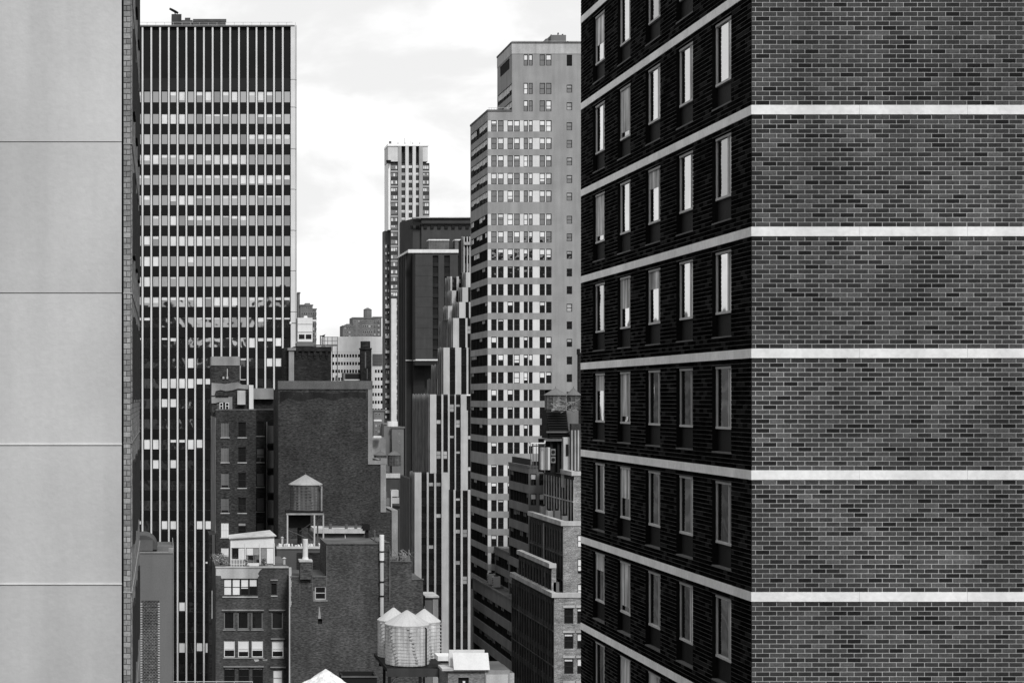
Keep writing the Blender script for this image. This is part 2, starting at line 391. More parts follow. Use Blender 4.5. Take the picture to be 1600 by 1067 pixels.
for fr_h in (.3, .55, .8):
    c = MB(); c.q([(t_ + .02, -.005, FH - t_ - FH * fr_h), (ow * .66, -.005, FH - t_ - FH * fr_h), (ow * .66, -.005, FH - t_), (t_ + .02, -.005, FH - t_)]); c.box(t_ + .02, ow * .66, -.012, -.003, FH - t_ - FH * fr_h - .03, FH - t_ - FH * fr_h); cu.append(c.mesh('roller_blind', m_curt))
pn = MB(); pn.box(0, ow, .05, .12, 0, .53); 
for i in range(0): pn.box(.04 + 0, ow - .04, .035, .05, .05 + i * .065, .05 + i * .065 + .02)
me_pn = pn.mesh('grille_panel', m_grille)
sl = MB(); sl.box(-.02, ow + .02, -.14, .12, 0, .035); me_sl = sl.mesh('sill', W('sill_stone', .12, .2, .1))
for k in range(kmin, kmax + 1):
    for bi, y0 in enumerate(bays):
        base = (XP + .105, y0 + ow, zb0 + k * FL + .98)
        w_ = put('window', me_frame, hotel, base, ROT['L'])
        for me in (me_p1b if R() < .4 else me_p1, me_p2):
            c = bpy.data.objects.new('pane', me); col.objects.link(c); c.parent = w_
        if R() < .7:
            cm_ = RC(cu); c = bpy.data.objects.new(cm_.name.split('.')[0], cm_); col.objects.link(c); c.parent = w_
        put('grille_panel', me_pn, hotel, (XP + .08, y0 + ow, zb0 + k * FL + .45), ROT['L'])
        put('sill', me_sl, hotel, (XP + .13, y0 + ow, zb0 + k * FL + .415), ROT['L'])

# ================================================================== left: pale panel wall with brick edge
YA = 32.5; XA = PX(204.5, YA); XA1 = PX(190, YA); YA2 = 44.3
pale = thing('concrete_building', (XA1, YA, 0), 'pale smooth concrete wall with a grey brick edge strip, filling the left side', 'building')
joints = [-250, -14, 222, 458, 694, 912, 1150, 1390]
for a, b in zip(joints[:-1], joints[1:]):            # one storey-high panel each
    mb = MB(); mb.box(PX(-420, YA), XA1, YA, YA + .2, PZ(b, YA) + .008, PZ(a, YA) - .008)
    mb.build('wall_panel', W('painted_concrete_%s' % ('b' if a in (222, 912) else 'a'), .415 if a in (222, 912) else .44, .08, .1, fine=.03), pale)
mb = MB(); mb.box(PX(-420, YA), XA1 - .01, YA + .05, YA2 + 4, 0, PZ(-250, YA)); mb.build('wall', m_joint, pale)
for y in (694, 912):
    mb = MB(); mb.box(PX(-420, YA), XA1 + .005, YA - .02, YA + .02, PZ(y, YA) - .01, PZ(y, YA) + .012); mb.build('drip_edge', m_white, pale)
abr = [wallmat('edge_brick_%s' % n_, v, .1, .1, .85, fine=.2, bscale=3) for n_, v in (('dark', .17), ('middle', .23), ('pale', .29))]
m_amort = W('edge_mortar', .06, .15, .1)
# the brick strip: its core, with window openings on the side facing the avenue
ha = []
for k in range(-6, 5):
    z = PZ(222, YA) + k * FL
    ha += [(1.2, 2.5, z + .75, z + 2.3), (4.6, 5.9, z + .75, z + 2.3), (8.0, 9.3, z + .75, z + 2.3)]
mb = MB(); facade(mb, 'F', (XA1 + .03, YA + .08, 0), XA - XA1 - .03, PZ(-250, YA), [], .1)
facade(mb, 'R', (XA, YA + .08, 0), YA2 - YA, PZ(-250, YA), ha, .09)
mb.q([(XA1, YA2 + .08, 0), (XA, YA2 + .08, 0), (XA, YA2 + .08, 130), (XA1, YA2 + .08, 130)])
mb.build('brick_wall', m_amort, pale)
cA = 2.7 / 27; lA = .29; wA = XA - XA1 - .035; meA = {}
def brickmesh(w, h, m, c=.004):
    k = (round(w, 3), round(h, 3), m.name)
    if k not in meA: b = MB(); b.brick(0, w, -.012, 0, 0, h, 0, c); meA[k] = b.mesh('brick', m)
    return meA[k]
z = PZ(1090, YA); r = 0; nb = 0; extra = MB()
while z < PZ(-240, YA):
    us = [(0, wA)] if r % 2 else [(0, wA * .42), (wA * .42, wA)]
    for a, b in us:
        i = RC([0, 1, 1, 2])
        if nb < 290 and z > PZ(1075, YA) and z < PZ(-8, YA): put('brick', brickmesh(b - a - .009, cA - .011, abr[i]), pale, (XA1 + .035 + a, YA + .08, z)); nb += 1
        else: extra.brick(XA1 + .035 + a, XA1 + .035 + b - .009, YA + .068, YA + .08, z, z + cA - .011, i)
    z += cA; r += 1
# side courses
z = PZ(1400, YA); r = 0
while z < PZ(-240, YA):
    y = YA + .085 - (lA / 2 if r % 2 else 0)
    while y < YA2:
        y0, y1 = max(y, YA + .085), min(y + lA - .01, YA2 + .07); zc = z + cA / 2
        ok = y1 - y0 > .03
        for (a, b, c, d) in ha:
            if c - .02 < zc < d + .02 and y1 > YA + .08 + a and y0 < YA + .08 + b:
                if y0 < YA + .08 + a: y1 = YA + .08 + a
                elif y1 > YA + .08 + b: y0 = YA + .08 + b
                else: ok = False
        if ok and y1 - y0 > .03: extra.box(XA, XA + .012, y0, y1, z, z + cA - .011, RC([0, 1, 1, 2]))
        y += lA
    z += cA; r += 1
extra.build('brick', abr, pale, kind='stuff')
for (a, b, c, d) in ha:
    if c > 40: put('window', winmesh(b - a, d - c, m_darkframe, g_dark, .05, 2, 1), pale, (XA + .035, YA + .08 + a, c), ROT['R'])
for k in range(-6, 5):
    z = PZ(222, YA) + k * FL
    if z > 45:
        mb = MB(); mb.box(XA1 + .03, XA + .025, YA + .055, YA2, z - .035, z - .012); mb.build('floor_ledge', abr[2] if k % 2 else m_joint, pale)

# ================================================================== tall finned office tower (T1)
Y1 = 326.0
tower = thing('office_tower', (PX(340, Y1), Y1, 0), 'tall dark office tower ribbed with thin white fins, pale pier at its corner', 'tower')
x0, x1 = PX(150, Y1), PX(455, Y1); zt = PZ(43, Y1)
rows = [(143, 160.5)] + [(178 + 31.75 * k, 178 + 31.75 * k + 16) for k in range(0, 29)]
fins = [222.75 + 13.68 * k for k in range(-5, 17)]
holes = []; items_a = []; items_b = []
for ri, (ya, yb) in enumerate(rows):
    for c in fins:
        r_ = (c + 2.3, c + 2.3 + 9.6, ya, yb); holes.append(hpx(r_, (x0, Y1, 0), Y1))
        if c < 205: continue
        vis = yb < 600 or (c < 330 and yb < 1066) or (yb < 625)
        if not vis: continue
        t = R(); low = ya > 520
        if ri == 0: bl_ = RC([0, .35, .35, 0, .8])
        elif not low: bl_ = 0 if t < .52 else RC([.15, .2, .3, .3, .45, .6, .85, .92, 1.0])
        else: bl_ = 0 if t < (.6 if ya < 570 else .93) else RC([.2, .35, .85, .9, 1.0])
        if ri > 0 and items_a and R() < (.4 if not low else .15): bl_ = lastb
        if abs(ya - 590.75) < 1: bl_ = 1.0 if 250 < c < 300 else (.6 if 300 <= c < 335 else 0)
        if abs(ya - 686) < 1: bl_ = {0: 1.0, 1: 1.0, 3: .3, 4: .3, 5: 1.0, 6: .85}.get(round((c - 222.75) / 13.68), 0)
        lastb = bl_
        me = winmesh(PX(9.6 + VX, Y1), PZ(ya, Y1) - PZ(yb, Y1), m_darkframe, random.choices(g_skies, [2, 4, 4, 2])[0], .05, 1, 1, bl_)
        it = (me, (PX(c + 2.3, Y1), Y1 + .12, PZ(yb, Y1)), 0.0)
        (items_a if yb < 600 or c < 300 else items_b).append(it)
block(tower, 'curtain_wall', m_tower_dark, x0, x1, Y1, Y1 + 40, 0, zt, holes, depth=.12)
add_windows(tower, items_a + items_b)
mb = MB(); 
for c in fins: mb.box(PX(c + 1.6, Y1), PX(c + 12.1, Y1), Y1 - .05, Y1 + .01, PZ(141.5, Y1), PZ(122.5, Y1))
mb.build('louver_band', m_tower_mid, tower)
fb = MB(); hw = PX(VX + 1.25, Y1); fb.box(-hw, hw, -.45, 0, 0, PZ(42, Y1)); me = fb.mesh('fin', m_fin)
for c in fins:
    if c > 195: put('fin', me, tower, (PX(c, Y1), Y1, 0))
zz = [PZ(40.5, Y1)] + [PZ(y, Y1) for y in (126, 169, 234, 297, 361, 424, 488, 551, 615, 680)] + [0]
for i in range(len(zz) - 1):
    mb = MB(); mb.box(PX(454, Y1), PX(460.6, Y1), Y1 - .6, Y1 + 30, zz[i + 1] + .1, zz[i]); mb.build('corner_pier', m_pier, tower)
    mb = MB(); mb.box(PX(460.6, Y1) + .004, PX(463.6, Y1), Y1 - .1, Y1 + 30.5, zz[i + 1] + .1, zz[i]); mb.build('corner_pier', m_pier_edge, tower)
mb = MB(); mb.box(x0, PX(460, Y1), Y1 - .62, Y1 + .3, PZ(43, Y1) + .003, PZ(41, Y1)); mb.build('roof_edge', m_steel, tower)
mb = MB(); zr = PZ(33.5, Y1)
for c in fins + [455.3]: mb.tube((PX(c + 7, Y1), Y1 + 1, PZ(42, Y1)), (PX(c + 7, Y1), Y1 + 1, zr), .035)
mb.tube((PX(150, Y1), Y1 + 1, zr), (PX(458, Y1), Y1 + 1, zr), .035); mb.tube((PX(150, Y1), Y1 + 1, PZ(37.5, Y1)), (PX(458, Y1), Y1 + 1, PZ(37.5, Y1)), .025)
mb.build('railing', m_lsteel, tower)
pent = thing('roof_plant_room', (PX(290, Y1), Y1 + 6, zt), 'low dark plant room on the roof of the finned tower', 'roof structure')
mb = MB(); Yq = Y1 + 6
mb.box(PX(268, Yq), PX(283.6, Yq), Yq, Yq + 4, zt, PZ(22.5, Yq)); mb.build('stair_head', W('plant_room_wall', .045), pent)
mb = MB(); mb.box(PX(283.7, Yq), PX(301, Yq), Yq + .2, Yq + 3.5, zt, PZ(31.5, Yq)); mb.box(PX(289, Yq), PX(297.5, Yq), Yq + .4, Yq + 2.5, PZ(31.5, Yq), PZ(27.5, Yq)); mb.build('low_wing', W('plant_room_wall2', .07), pent)
mb = MB(); b0, b1, b2 = PX(301.5, Yq), PX(353.5, Yq), PX(351.5, Yq)
for (ya_, yb_, s_) in ((31, 34.5, 0), (34.5, 41.5, 0)):
    mb.box(b0, b1 if ya_ == 31 else b2, Yq - (.5 if ya_ == 31 else .2), Yq + 5, PZ(yb_, Yq) + (.003 if ya_ == 31 else 0), PZ(ya_, Yq))
mb.build('cooling_housing', W('housing_metal', .085), pent)
dish = thing('satellite_dish', (PX(273, Yq), Yq + 1, PZ(22.5, Yq)), 'tilted dark dish on the plant room of the finned tower', 'antenna')
mb = MB(); dc = Vector((PX(272, Yq), Yq + 1, PZ(15, Yq)))
for i in range(20):
    a0, a1 = 2 * math.pi * i / 20, 2 * math.pi * (i + 1) / 20
    for ra, rb, h0, h1 in ((0, .5, 0, .02), (.5, .95, .02, .06)):
        e1 = Vector((.86, .1, -.42)); e2 = Vector((.1, .95, .05)); nn = e1.cross(e2).normalized()
        P_ = lambda r_, a_, h_: dc + e1 * r_ * math.cos(a_) + e2 * r_ * math.sin(a_) + nn * h_
        mb.q([P_(ra, a0, h0), P_(rb, a0, h1), P_(rb, a1, h1), P_(ra, a1, h0)]); mb.q([P_(ra, a0, h0 - .3), P_(rb, a0, h1 - .3), P_(rb, a1, h1 - .3), P_(ra, a1, h0 - .3)])
        if rb > .9: mb.q([P_(rb, a0, h1 - .3), P_(rb, a1, h1 - .3), P_(rb, a1, h1), P_(rb, a0, h1)])
mb.build('dish', m_black, dish)
mb = MB(); mb.tube(dc, (dc.x + .3, dc.y, PZ(22.5, Yq)), .1); mb.build('mast', m_steel, dish)

# ================================================================== grey apartment slab on the right (T2)
Y2 = 300.0
slab = thing('apartment_tower', (PX(762, Y2), Y2, 0), 'light grey stepped apartment tower with white panels between paired windows', 'tower')
cols2 = [(767.5, 776.2), (778, 787), (793, 801.7), (803.2, 812.2), (818.3, 825), (826.3, 832.3), (843.2, 851.6), (853.2, 861.6)]
whites = [(762.4, 767.5), (787, 793), (812.2, 818.3), (832.3, 843.2)]
rt = [188.3 + 27.45 * i for i in range(5)] + [334.2 + 27.45 * i for i in range(14)] + [726.2 + 27.45 * i for i in range(8)]
up = [85.5, 130, 157.3]
xl, xr = PX(762, Y2), PX(935, Y2); Yb2 = Y2 * 509 / 482; zsh = PZ(174.5, Y2); zt2 = PZ(68, Y2)
def t2win(c, yt, h=17.5, dark=False):
    t = R(); 
    if dark: b_ = 0 if t < .8 else RC([.12, .3])
    else: b_ = 0 if t < .42 else RC([.25, .4, .45, .5, .5, .55, .75, 1.0])
    return winmesh(PX(c[1] - c[0] + VX, Y2), h * Y2 / F, m_darkframe, g_plain if yt < 420 else g_dark, .1, 1, 2, b_)  # lower rows get duller glass, standing in for the dark mirrored skyline
o0 = (xl, Y2, 0); hF = []; items = []; wp = []
for i, y in enumerate(rt):
    hF.append(hpx((762.4, 861.8, y, y + 17.5), o0, Y2))
    for c in cols2:
        if y > 715 and c[0] > 800: continue
        if y > 598 and c[0] > 852: continue
        pair_dark = (i in (8, 9, 10, 11)) or y > 620 or (R() < .25 and y > 440)
        items.append((t2win(c, y, dark=pair_dark), (PX(c[0], Y2), Y2 + .1, PZ(y + 17.5, Y2)), 0))
    for a, b in whites: wp.append((a, b, y))
    for j in (0, 2, 4, 6):                               # thin piers between paired windows
        if y > 598 and j == 6: continue
        wp.append((cols2[j][1], cols2[j + 1][0], y))
small = [132.8, 160.3] + [y + 3.3 for y in rt]
hS = [hpx((885.4, 894, y, y + 12.3), o0, Y2) for y in small if y < 900]
for y in small:
    if y < 600: items.append((winmesh(PX(8.6 + VX, Y2), 12.3 * Y2 / F, m_darkframe, g_plain, .1, 1, 2, RC([0, 0, 0, .3, 1]), m_blind2), (PX(885.4, Y2), Y2 + .1, PZ(y + 12.3, Y2)), 0))
hF_low = [h_ for h_ in hF] + [hpx((885.4, 894, y, y + 12.3), o0, Y2) for y in small if 180 < y < 900]
# left side: long window strips
L2 = Yb2 - Y2; hL = []; sitems = []
for y in rt:
    z0, z1 = PZ(y + 17.5, Y2), PZ(y, Y2); hL.append((.2, L2 - .3, z0, z1)); n_ = 6; w_ = (L2 - .5) / n_
    for j in range(n_):
        b_ = (RC([.45, .5, .55]) if y < 300 and R() < .9 else (RC([0, .3, .45]) if y < 410 else (RC([0, 0, 0, .3]))))
        sitems.append((winmesh(w_, z1 - z0, m_darkframe if y > 300 else m_midframe, g_matte, .06, 2, 1, b_, m_blind if y < 400 else m_blind2), (xl + .12, Yb2 - .2 - j * w_, z0), ROT['L']))
block(slab, 'wall', m_beige, xl, xr, Y2, Yb2, 0, zsh, hF_low, hL, depth=.12)
# upper block, set back from the left
xu = PX(800, Y2); Yu = Y2 * 547 / 524; ou = (xu, Y2, zsh)
hU = []
for y in up:
    for c in cols2[4:]:
        hU.append(hpx((c[0], c[1], y, y + 17.5), ou, Y2)); items.append((t2win(c, y), (PX(c[0], Y2), Y2 + .1, PZ(y + 17.5, Y2)), 0))
hU += [hpx((885.4, 894, y, y + 12.3), ou, Y2) for y in small[:2]] + [hpx((885.4, 894, 86, 103.5), ou, Y2)]
LU = Yu - Y2; hUL = []
for y in (130, 157.3):
    z0, z1 = PZ(y + 17.5, Y2), PZ(y, Y2); hUL.append((.2, LU - .2, z0 - zsh, z1 - zsh)); n_ = 5; w_ = (LU - .4) / n_
    for j in range(n_): sitems.append((winmesh(w_, z1 - z0, m_midframe, g_matte, .06, 2, 1, RC([.5, .55, .6])), (xu + .12, Yu - .2 - j * w_, z0), ROT['L']))
hUL.append((2.5, LU - 2.2, PZ(104, Y2) - zsh, PZ(87, Y2) - zsh))
ztb = PZ(84.6, Y2)
block(slab, 'wall', m_beige, xu, xr, Y2, Yu, zsh, ztb, [h for h in hU if h[3] < ztb - zsh + .01], [h for h in hUL if h[3] < ztb - zsh], depth=.12)
block(slab, 'parapet', m_beige_top, xu - .05, xr, Y2 - .05, Yu, ztb + .003, zt2)
mb = MB(); mb.box(xu - .15, xr, Y2 - .15, Y2 + .3, zt2, zt2 + .25); mb.box(xu - .15, xu + .2, Y2 + .3, Yu, zt2 + .002, zt2 + .25); mb.build('coping', m_cope, slab)
mb = MB(); mb.box(xl - .1, xu - .01, Y2 - .1, Y2 + .3, zsh + .002, zsh + .3); mb.box(xl - .1, xl + .25, Y2 + .3, Yb2, zsh + .002, zsh + .3); mb.build('coping', m_cope, slab)
mb = MB(); mb.box(PX(885.4, Y2), PX(894, Y2), Y2 + .1, Y2 + .15, PZ(103.5, Y2), PZ(86, Y2))
for i in range(8): mb.box(PX(885.6, Y2), PX(893.8, Y2), Y2 + .03, Y2 + .1, PZ(103, Y2) + i * .23, PZ(103, Y2) + i * .23 + .08)
mb.build('louver', m_black, slab)
mb = MB()
for i in range(14): mb.box(xu + .08, xu + .13, Yu - 2.4 - i * .6, Yu - 2.4 - i * .6 + .5, PZ(104, Y2), PZ(87, Y2))
mb.build('louver', m_louver, slab)
add_windows(slab, items); add_windows(slab, sitems, 0)
meW = {}
for a, b, y in wp:
    k = round(b - a, 1)
    if k not in meW: q = MB(); q.box(0, PX(b - a + VX, Y2), 0, .12, 0, 17.5 * Y2 / F); meW[k] = q.mesh('infill_panel', m_white_panel)
n_ = 0
for a, b, y in sorted(wp, key=lambda t: -(t[1] - t[0])):
    if y > 598 and a > 850: continue
    if y > 715 and a > 795: continue
    put('infill_panel', meW[round(b - a, 1)], slab, (PX(a, Y2), Y2 + .03, PZ(y + 17.5, Y2))); n_ += 1
mb = MB()
for x in range(802, 906, 9): mb.tube((PX(x, Y2), Y2 + .4, zt2), (PX(x, Y2), Y2 + .4, PZ(64, Y2)), .03)
mb.tube((PX(801, Y2), Y2 + .4, PZ(64, Y2)), (xr, Y2 + .4, PZ(64, Y2)), .03)
for x in range(765, 778, 4): mb.tube((PX(x, Y2), Y2 + .5, zsh), (PX(x, Y2), Y2 + .5, PZ(168, Y2)), .03)
mb.tube((PX(764, Y2), Y2 + .5, PZ(168, Y2)), (PX(799, Y2), Y2 + .5, PZ(168, Y2)), .03)
mb.build('railing', m_lsteel, slab)
Yv = Y2 + 6
bh_ = thing('elevator_bulkhead', (PX(870, Yv), Yv, zt2), 'small grey bulkhead with little antennas on the roof of the apartment tower', 'roof structure')
mb = MB(); mb.box(PX(861, Yv), PX(884.5, Yv), Yv, Yv + 4, zt2 - .5, PZ(55, Yv)); mb.box(PX(856, Yv), PX(861, Yv) - .004, Yv + 1.5, Yv + 4, zt2 - .5, PZ(58, Yv)); mb.build('wall', m_gpaint, bh_)
mb = MB()
for x, y in ((863, 53), (874, 50), (881, 52), (889, 63)): mb.tube((PX(x, Yv), Yv + 1, zt2), (PX(x, Yv), Yv + 1, PZ(y, Yv)), .06); mb.box(PX(x - .8, Yv), PX(x + .8, Yv), Yv + .8, Yv + 1.2, PZ(y + 2.5, Yv), PZ(y, Yv))
mb.build('antenna', m_black, bh_)

# lower wings of the slab: banded walls facing the avenue
def banded(name_label, Yn, xn, xf, ytop_n, front_to, nrow, sp, hwin, front_windows=(), first=10, roofedge=True, bandmat=m_sideb):
    """volume with its left wall on x = const, long dark window strips between pale bands"""
    Xw = PX(xn, Yn); Yf = Yn * (xn - VX) / (xf - VX); zt_ = PZ(ytop_n, Yn); k = Yn / F
    b = thing('banded_building', (Xw, Yn, 0), name_label, 'building')
    hl = []; hf = []; its = []; L_ = Yf - Yn
    for i in range(nrow):
        z1 = zt_ - (first + sp * i) * k; z0 = z1 - hwin * k
        if z0 < 1: break
        hl.append((.15, L_ - .25, z0, z1)); n_ = max(3, int(L_ / 2.4)); w_ = (L_ - .4) / n_
        for j in range(n_):
            its.append((winmesh(w_, z1 - z0, m_darkframe, g_matte, .07, 2, 1, RC([0, 0, 0, 0, .4, .5]), m_bdim), (Xw + .22, Yf - .15 - j * w_, z0), ROT['L']))
        for (a, c_) in front_windows:
            hf.append((PX(a, Yn) - Xw, PX(c_, Yn) - Xw, z0, z1))
            its.append((winmesh(PX(c_, Yn) - PX(a, Yn), z1 - z0, m_darkframe, g_plain, .1, 1, 2, RC([0, .5, .55])), (PX(a, Yn), Yn + .1, z0), 0.0))
    block(b, 'wall', bandmat, Xw, PX(front_to, Yn), Yn, Yf, 0, zt_, hf, hl, depth=.24)
    add_windows(b, its, 60)
    if roofedge:
        mb = MB(); x2 = PX(front_to, Yn); mb.box(Xw - .1, x2, Yn - .1, Yn + .35, zt_ + .002, zt_ + .35); mb.box(Xw - .1, Xw + .35, Yn + .35, Yf, zt_ + .002, zt_ + .35); mb.build('parapet', m_steel, b)
    return b, Xw, Yn, Yf, zt_
bM, *_m = banded('banded grey wing with dark window strips, just below the cooling tower', 266.0, 826, 795, 731, 900, 12, 31.0, 18, ((829, 838), (842.5, 851.5)), first=9)
XM, YM, YMf, ZM = _m
mb = MB(); mb.box(XM + 1, PX(880, YM), YM + 2, YM + 2.4, ZM, ZM + .9); mb.box(XM + .5, XM + .9, YM + 2.4, YMf, ZM, ZM + 1.2); mb.build('roof_curb', m_black, bM)
bS = banded('small banded wing stepping out from the foot of the apartment tower above the podium', 288.0, 795, 773, 866, 850, 3, 28, 17, first=10, roofedge=True)
bP = banded('low banded podium with a pale sloping parapet behind the two white boards', 274.0, 800, 738.5, 940, 960, 8, 30.5, 16, first=18, roofedge=True)
for i, (x, y, Yk) in enumerate(((769, 902, 305), (778, 911, 298))):
    pass
# air handlers on the podium roof
for i, yk in enumerate((297.0, 292.5)):
    ac = thing('air_conditioner', (bP[1] + 1.1, yk, bP[4]), ('pale air conditioner on the podium roof, the farther of two', 'pale air conditioner on the podium roof, the nearer of two')[i], 'air conditioner', 'air conditioners on the podium roof')
    mb = MB(); mb.box(bP[1] + .6, bP[1] + 1.7, yk, yk + 1.4, bP[4] + .3, bP[4] + 2.0); mb.build('housing', m_lsteel, ac)
    mb = MB(); mb.cyl(bP[1] + 1.15, yk + .7, bP[4] + 2.0, bP[4] + 2.15, .42); mb.build('fan', m_black, ac)
    mb = MB()
    for j in range(5): mb.box(bP[1] + .56, bP[1] + .6, yk + .1, yk + 1.3, bP[4] + .5 + j * .27, bP[4] + .6 + j * .27)
    mb.build('grille', m_black, ac)

# ================================================================== dark masonry loft building (N), three setbacks
loft = thing('loft_building', (PX(880, 240), 240, 0), 'old loft building in three setbacks, mottled pale brick front and dark ribbed side wall', 'building')
def ribbed(Yn, xn, xf, ytop, xr_px, rowsp, rowh, nrows, first, nb_, zlow_y=1120, frontw=()):
    Xw = PX(xn, Yn); Yf = Yn * (xn - VX) / (xf - VX); k = Yn / F; zt_ = PZ(ytop, Yn); L_ = Yf - Yn
    hl = []; hf = []; its = []; bay = L_ / nb_
    pr = MB()
    for j in range(nb_ + 1):
        yy = Yf - j * bay; a = .24
        pr.box(Xw - .07, Xw, max(yy - a, Yn), min(yy + a, Yf), 0, zt_ - 8 * k)
    for i in range(nrows):
        z1 = zt_ - (first + rowsp * i) * k; z0 = z1 - rowh * k
        if z0 < 1 or PZ(zlow_y, Yn) > z1: break
        for j in range(nb_):
            hl.append((j * bay + .35, (j + 1) * bay - .35, z0, z1))
            its.append((winmesh(bay - .7, z1 - z0, m_darkframe, g_matte, .07, 1, 2, RC([0, 0, 0, 0, .3]), m_bdim), (Xw + .1, Yf - j * bay - .35, z0), ROT['L']))
    for (a, c_, t_a, t_b) in frontw:
        hf.append((PX(a, Yn) - Xw, PX(c_, Yn) - Xw, PZ(t_b, Yn), PZ(t_a, Yn)))
        its.insert(0, (winmesh(PX(c_, Yn) - PX(a, Yn), PZ(t_a, Yn) - PZ(t_b, Yn), m_darkframe, g_plain, .1, 1, 2, RC([0, .15, .5]) if t_a > 940 else RC([.7, .85, 1])), (PX(a, Yn), Yn + .15, PZ(t_b, Yn)), 0.0))
    mbx = MB()
    facade(mbx, 'F', (Xw, Yn, 0), PX(xr_px, Yn) - Xw, zt_, hf, .3, 1); facade(mbx, 'L', (Xw, Yf, 0), L_, zt_, hl, .12, 0)
    x2 = PX(xr_px, Yn); mbx.q([(Xw, Yn, zt_), (x2, Yn, zt_), (x2, Yf, zt_), (Xw, Yf, zt_)], 2); mbx.q([(x2, Yf, 0), (Xw, Yf, 0), (Xw, Yf, zt_), (x2, Yf, zt_)], 0)
    mbx.q([(x2, Yn, 0), (x2, Yf, 0), (x2, Yf, zt_), (x2, Yn, zt_)], 0)
    mbx.build('wall', [m_nside, m_nbrick, m_roof], loft)
    pr.build('pier', [m_npier if ytop < 760 else m_nside2], loft)
    mb = MB(); mb.box(Xw - .35, x2, Yn - .12, Yn + .4, zt_ - .1 * 1, zt_ + .5); mb.box(Xw - .35, Xw + .4, Yn + .4, Yf, zt_ - .1, zt_ + .5); mb.build('cornice', m_pstucco, loft)
    add_windows(loft, its, 10); return Xw, Yf, zt_
wN = [(881.5, 896, 950 + 39.2 * i, 974 + 39.2 * i) for i in range(4)] + [(901.8, 916, 950 + 39.2 * i, 974 + 39.2 * i) for i in range(4)] 
N1 = ribbed(245.0, 897, 850, 742, 980, 33, 26, 9, 18, 11, 1000)
N2 = ribbed(240.0, 880, 828, 820, 975, 38, 31, 7, 12, 13, 1090, [(902.5, 914, 835.5, 855), (902.5, 914, 872.5, 896), (902.5, 914, 912, 933)])
N3 = ribbed(235.0, 866, 800, 932, 970, 42, 33, 5, 14, 16, 1120, wN)
N2b = ribbed(238.0, 862, 811, 886, 869, 38, 31, 5, 12, 11, 1090)
for (Yk, xk, xfk, tops, mk) in ((240.0, 880, 828, (866, 905), m_nside2), (235.0, 866, 800, (985, 1040), m_nside2), (245.0, 897, 850, (783,), m_npier)):
    Xk = PX(xk, Yk)
    for yk in tops:
        mb = MB(); mb.box(Xk - .16, Xk - .075, Yk, Yk * (xk - VX) / (xfk - VX), PZ(yk + 2, Yk), PZ(yk, Yk)); mb.build('belt_course', mk, loft)
Xk = PX(880, 240.0); Yk = 240.0 * 627 / 600
mb = MB(); mb.tube((Xk - .3, Yk, PZ(905, Yk)), (Xk - .3, Yk, PZ(817, Yk)), .13, 8); mb.build('downpipe', m_stucco, loft)
random.seed(31)
for nm_, (Xw_, Yf_, zt__), Yn_ in (('upper', N2, 240.0), ('lower', N3, 235.0)):
    for q_ in range(4):
        yy = Yn_ + 3 + q_ * 4.6; t = thing('roof_fan', (Xw_ + 1, yy, zt__ + .5), '%s small fan housing on the %s setback roof of the old loft building' % (('nearest', 'second nearest', 'third nearest', 'farthest')[q_], nm_), 'fan', 'fan housings on the %s loft setback' % nm_)
        mb = MB(); h_ = RU(.5, 1.1); mb.box(Xw_ + .55, Xw_ + 1.3, yy, yy + RU(.8, 1.6), zt__ + .1, zt__ + .5 + h_); mb.build('housing', RC([m_steel, m_gpaint, m_lsteel]), t)
        mb = MB(); mb.cyl(Xw_ + .9, yy + .4, zt__ + .5 + h_, zt__ + .75 + h_, .2, .28, 10); mb.build('cowl', m_black, t)
ptg = thing('pipe_tangle', (PX(885, 251), 251, PZ(640, 251)), 'pale tangle of frames and pipes between the two dark roof tanks', 'pipe')
mb = MB()
for q_ in range(44):
    x_, y_ = RU(866, 903), RU(624, 641); p_ = (PX(x_, 250), 250 + RU(0, .8), PZ(y_, 250)); mb.tube(p_, (p_[0] + RU(-.9, .9), p_[1], p_[2] + RU(-.5, .5)), RU(.03, .07), 5)
mb.build('pipes', m_stucco, ptg, kind='stuff')
for i, (a, c, t_a, t_b) in enumerate(wN):
    mb = MB(); mb.box(PX(a - 2, 235), PX(c + 2, 235), 234.9, 235, PZ(t_a - 1, 235), PZ(t_a - 4.5, 235)); mb.build('lintel', m_pstucco, loft)

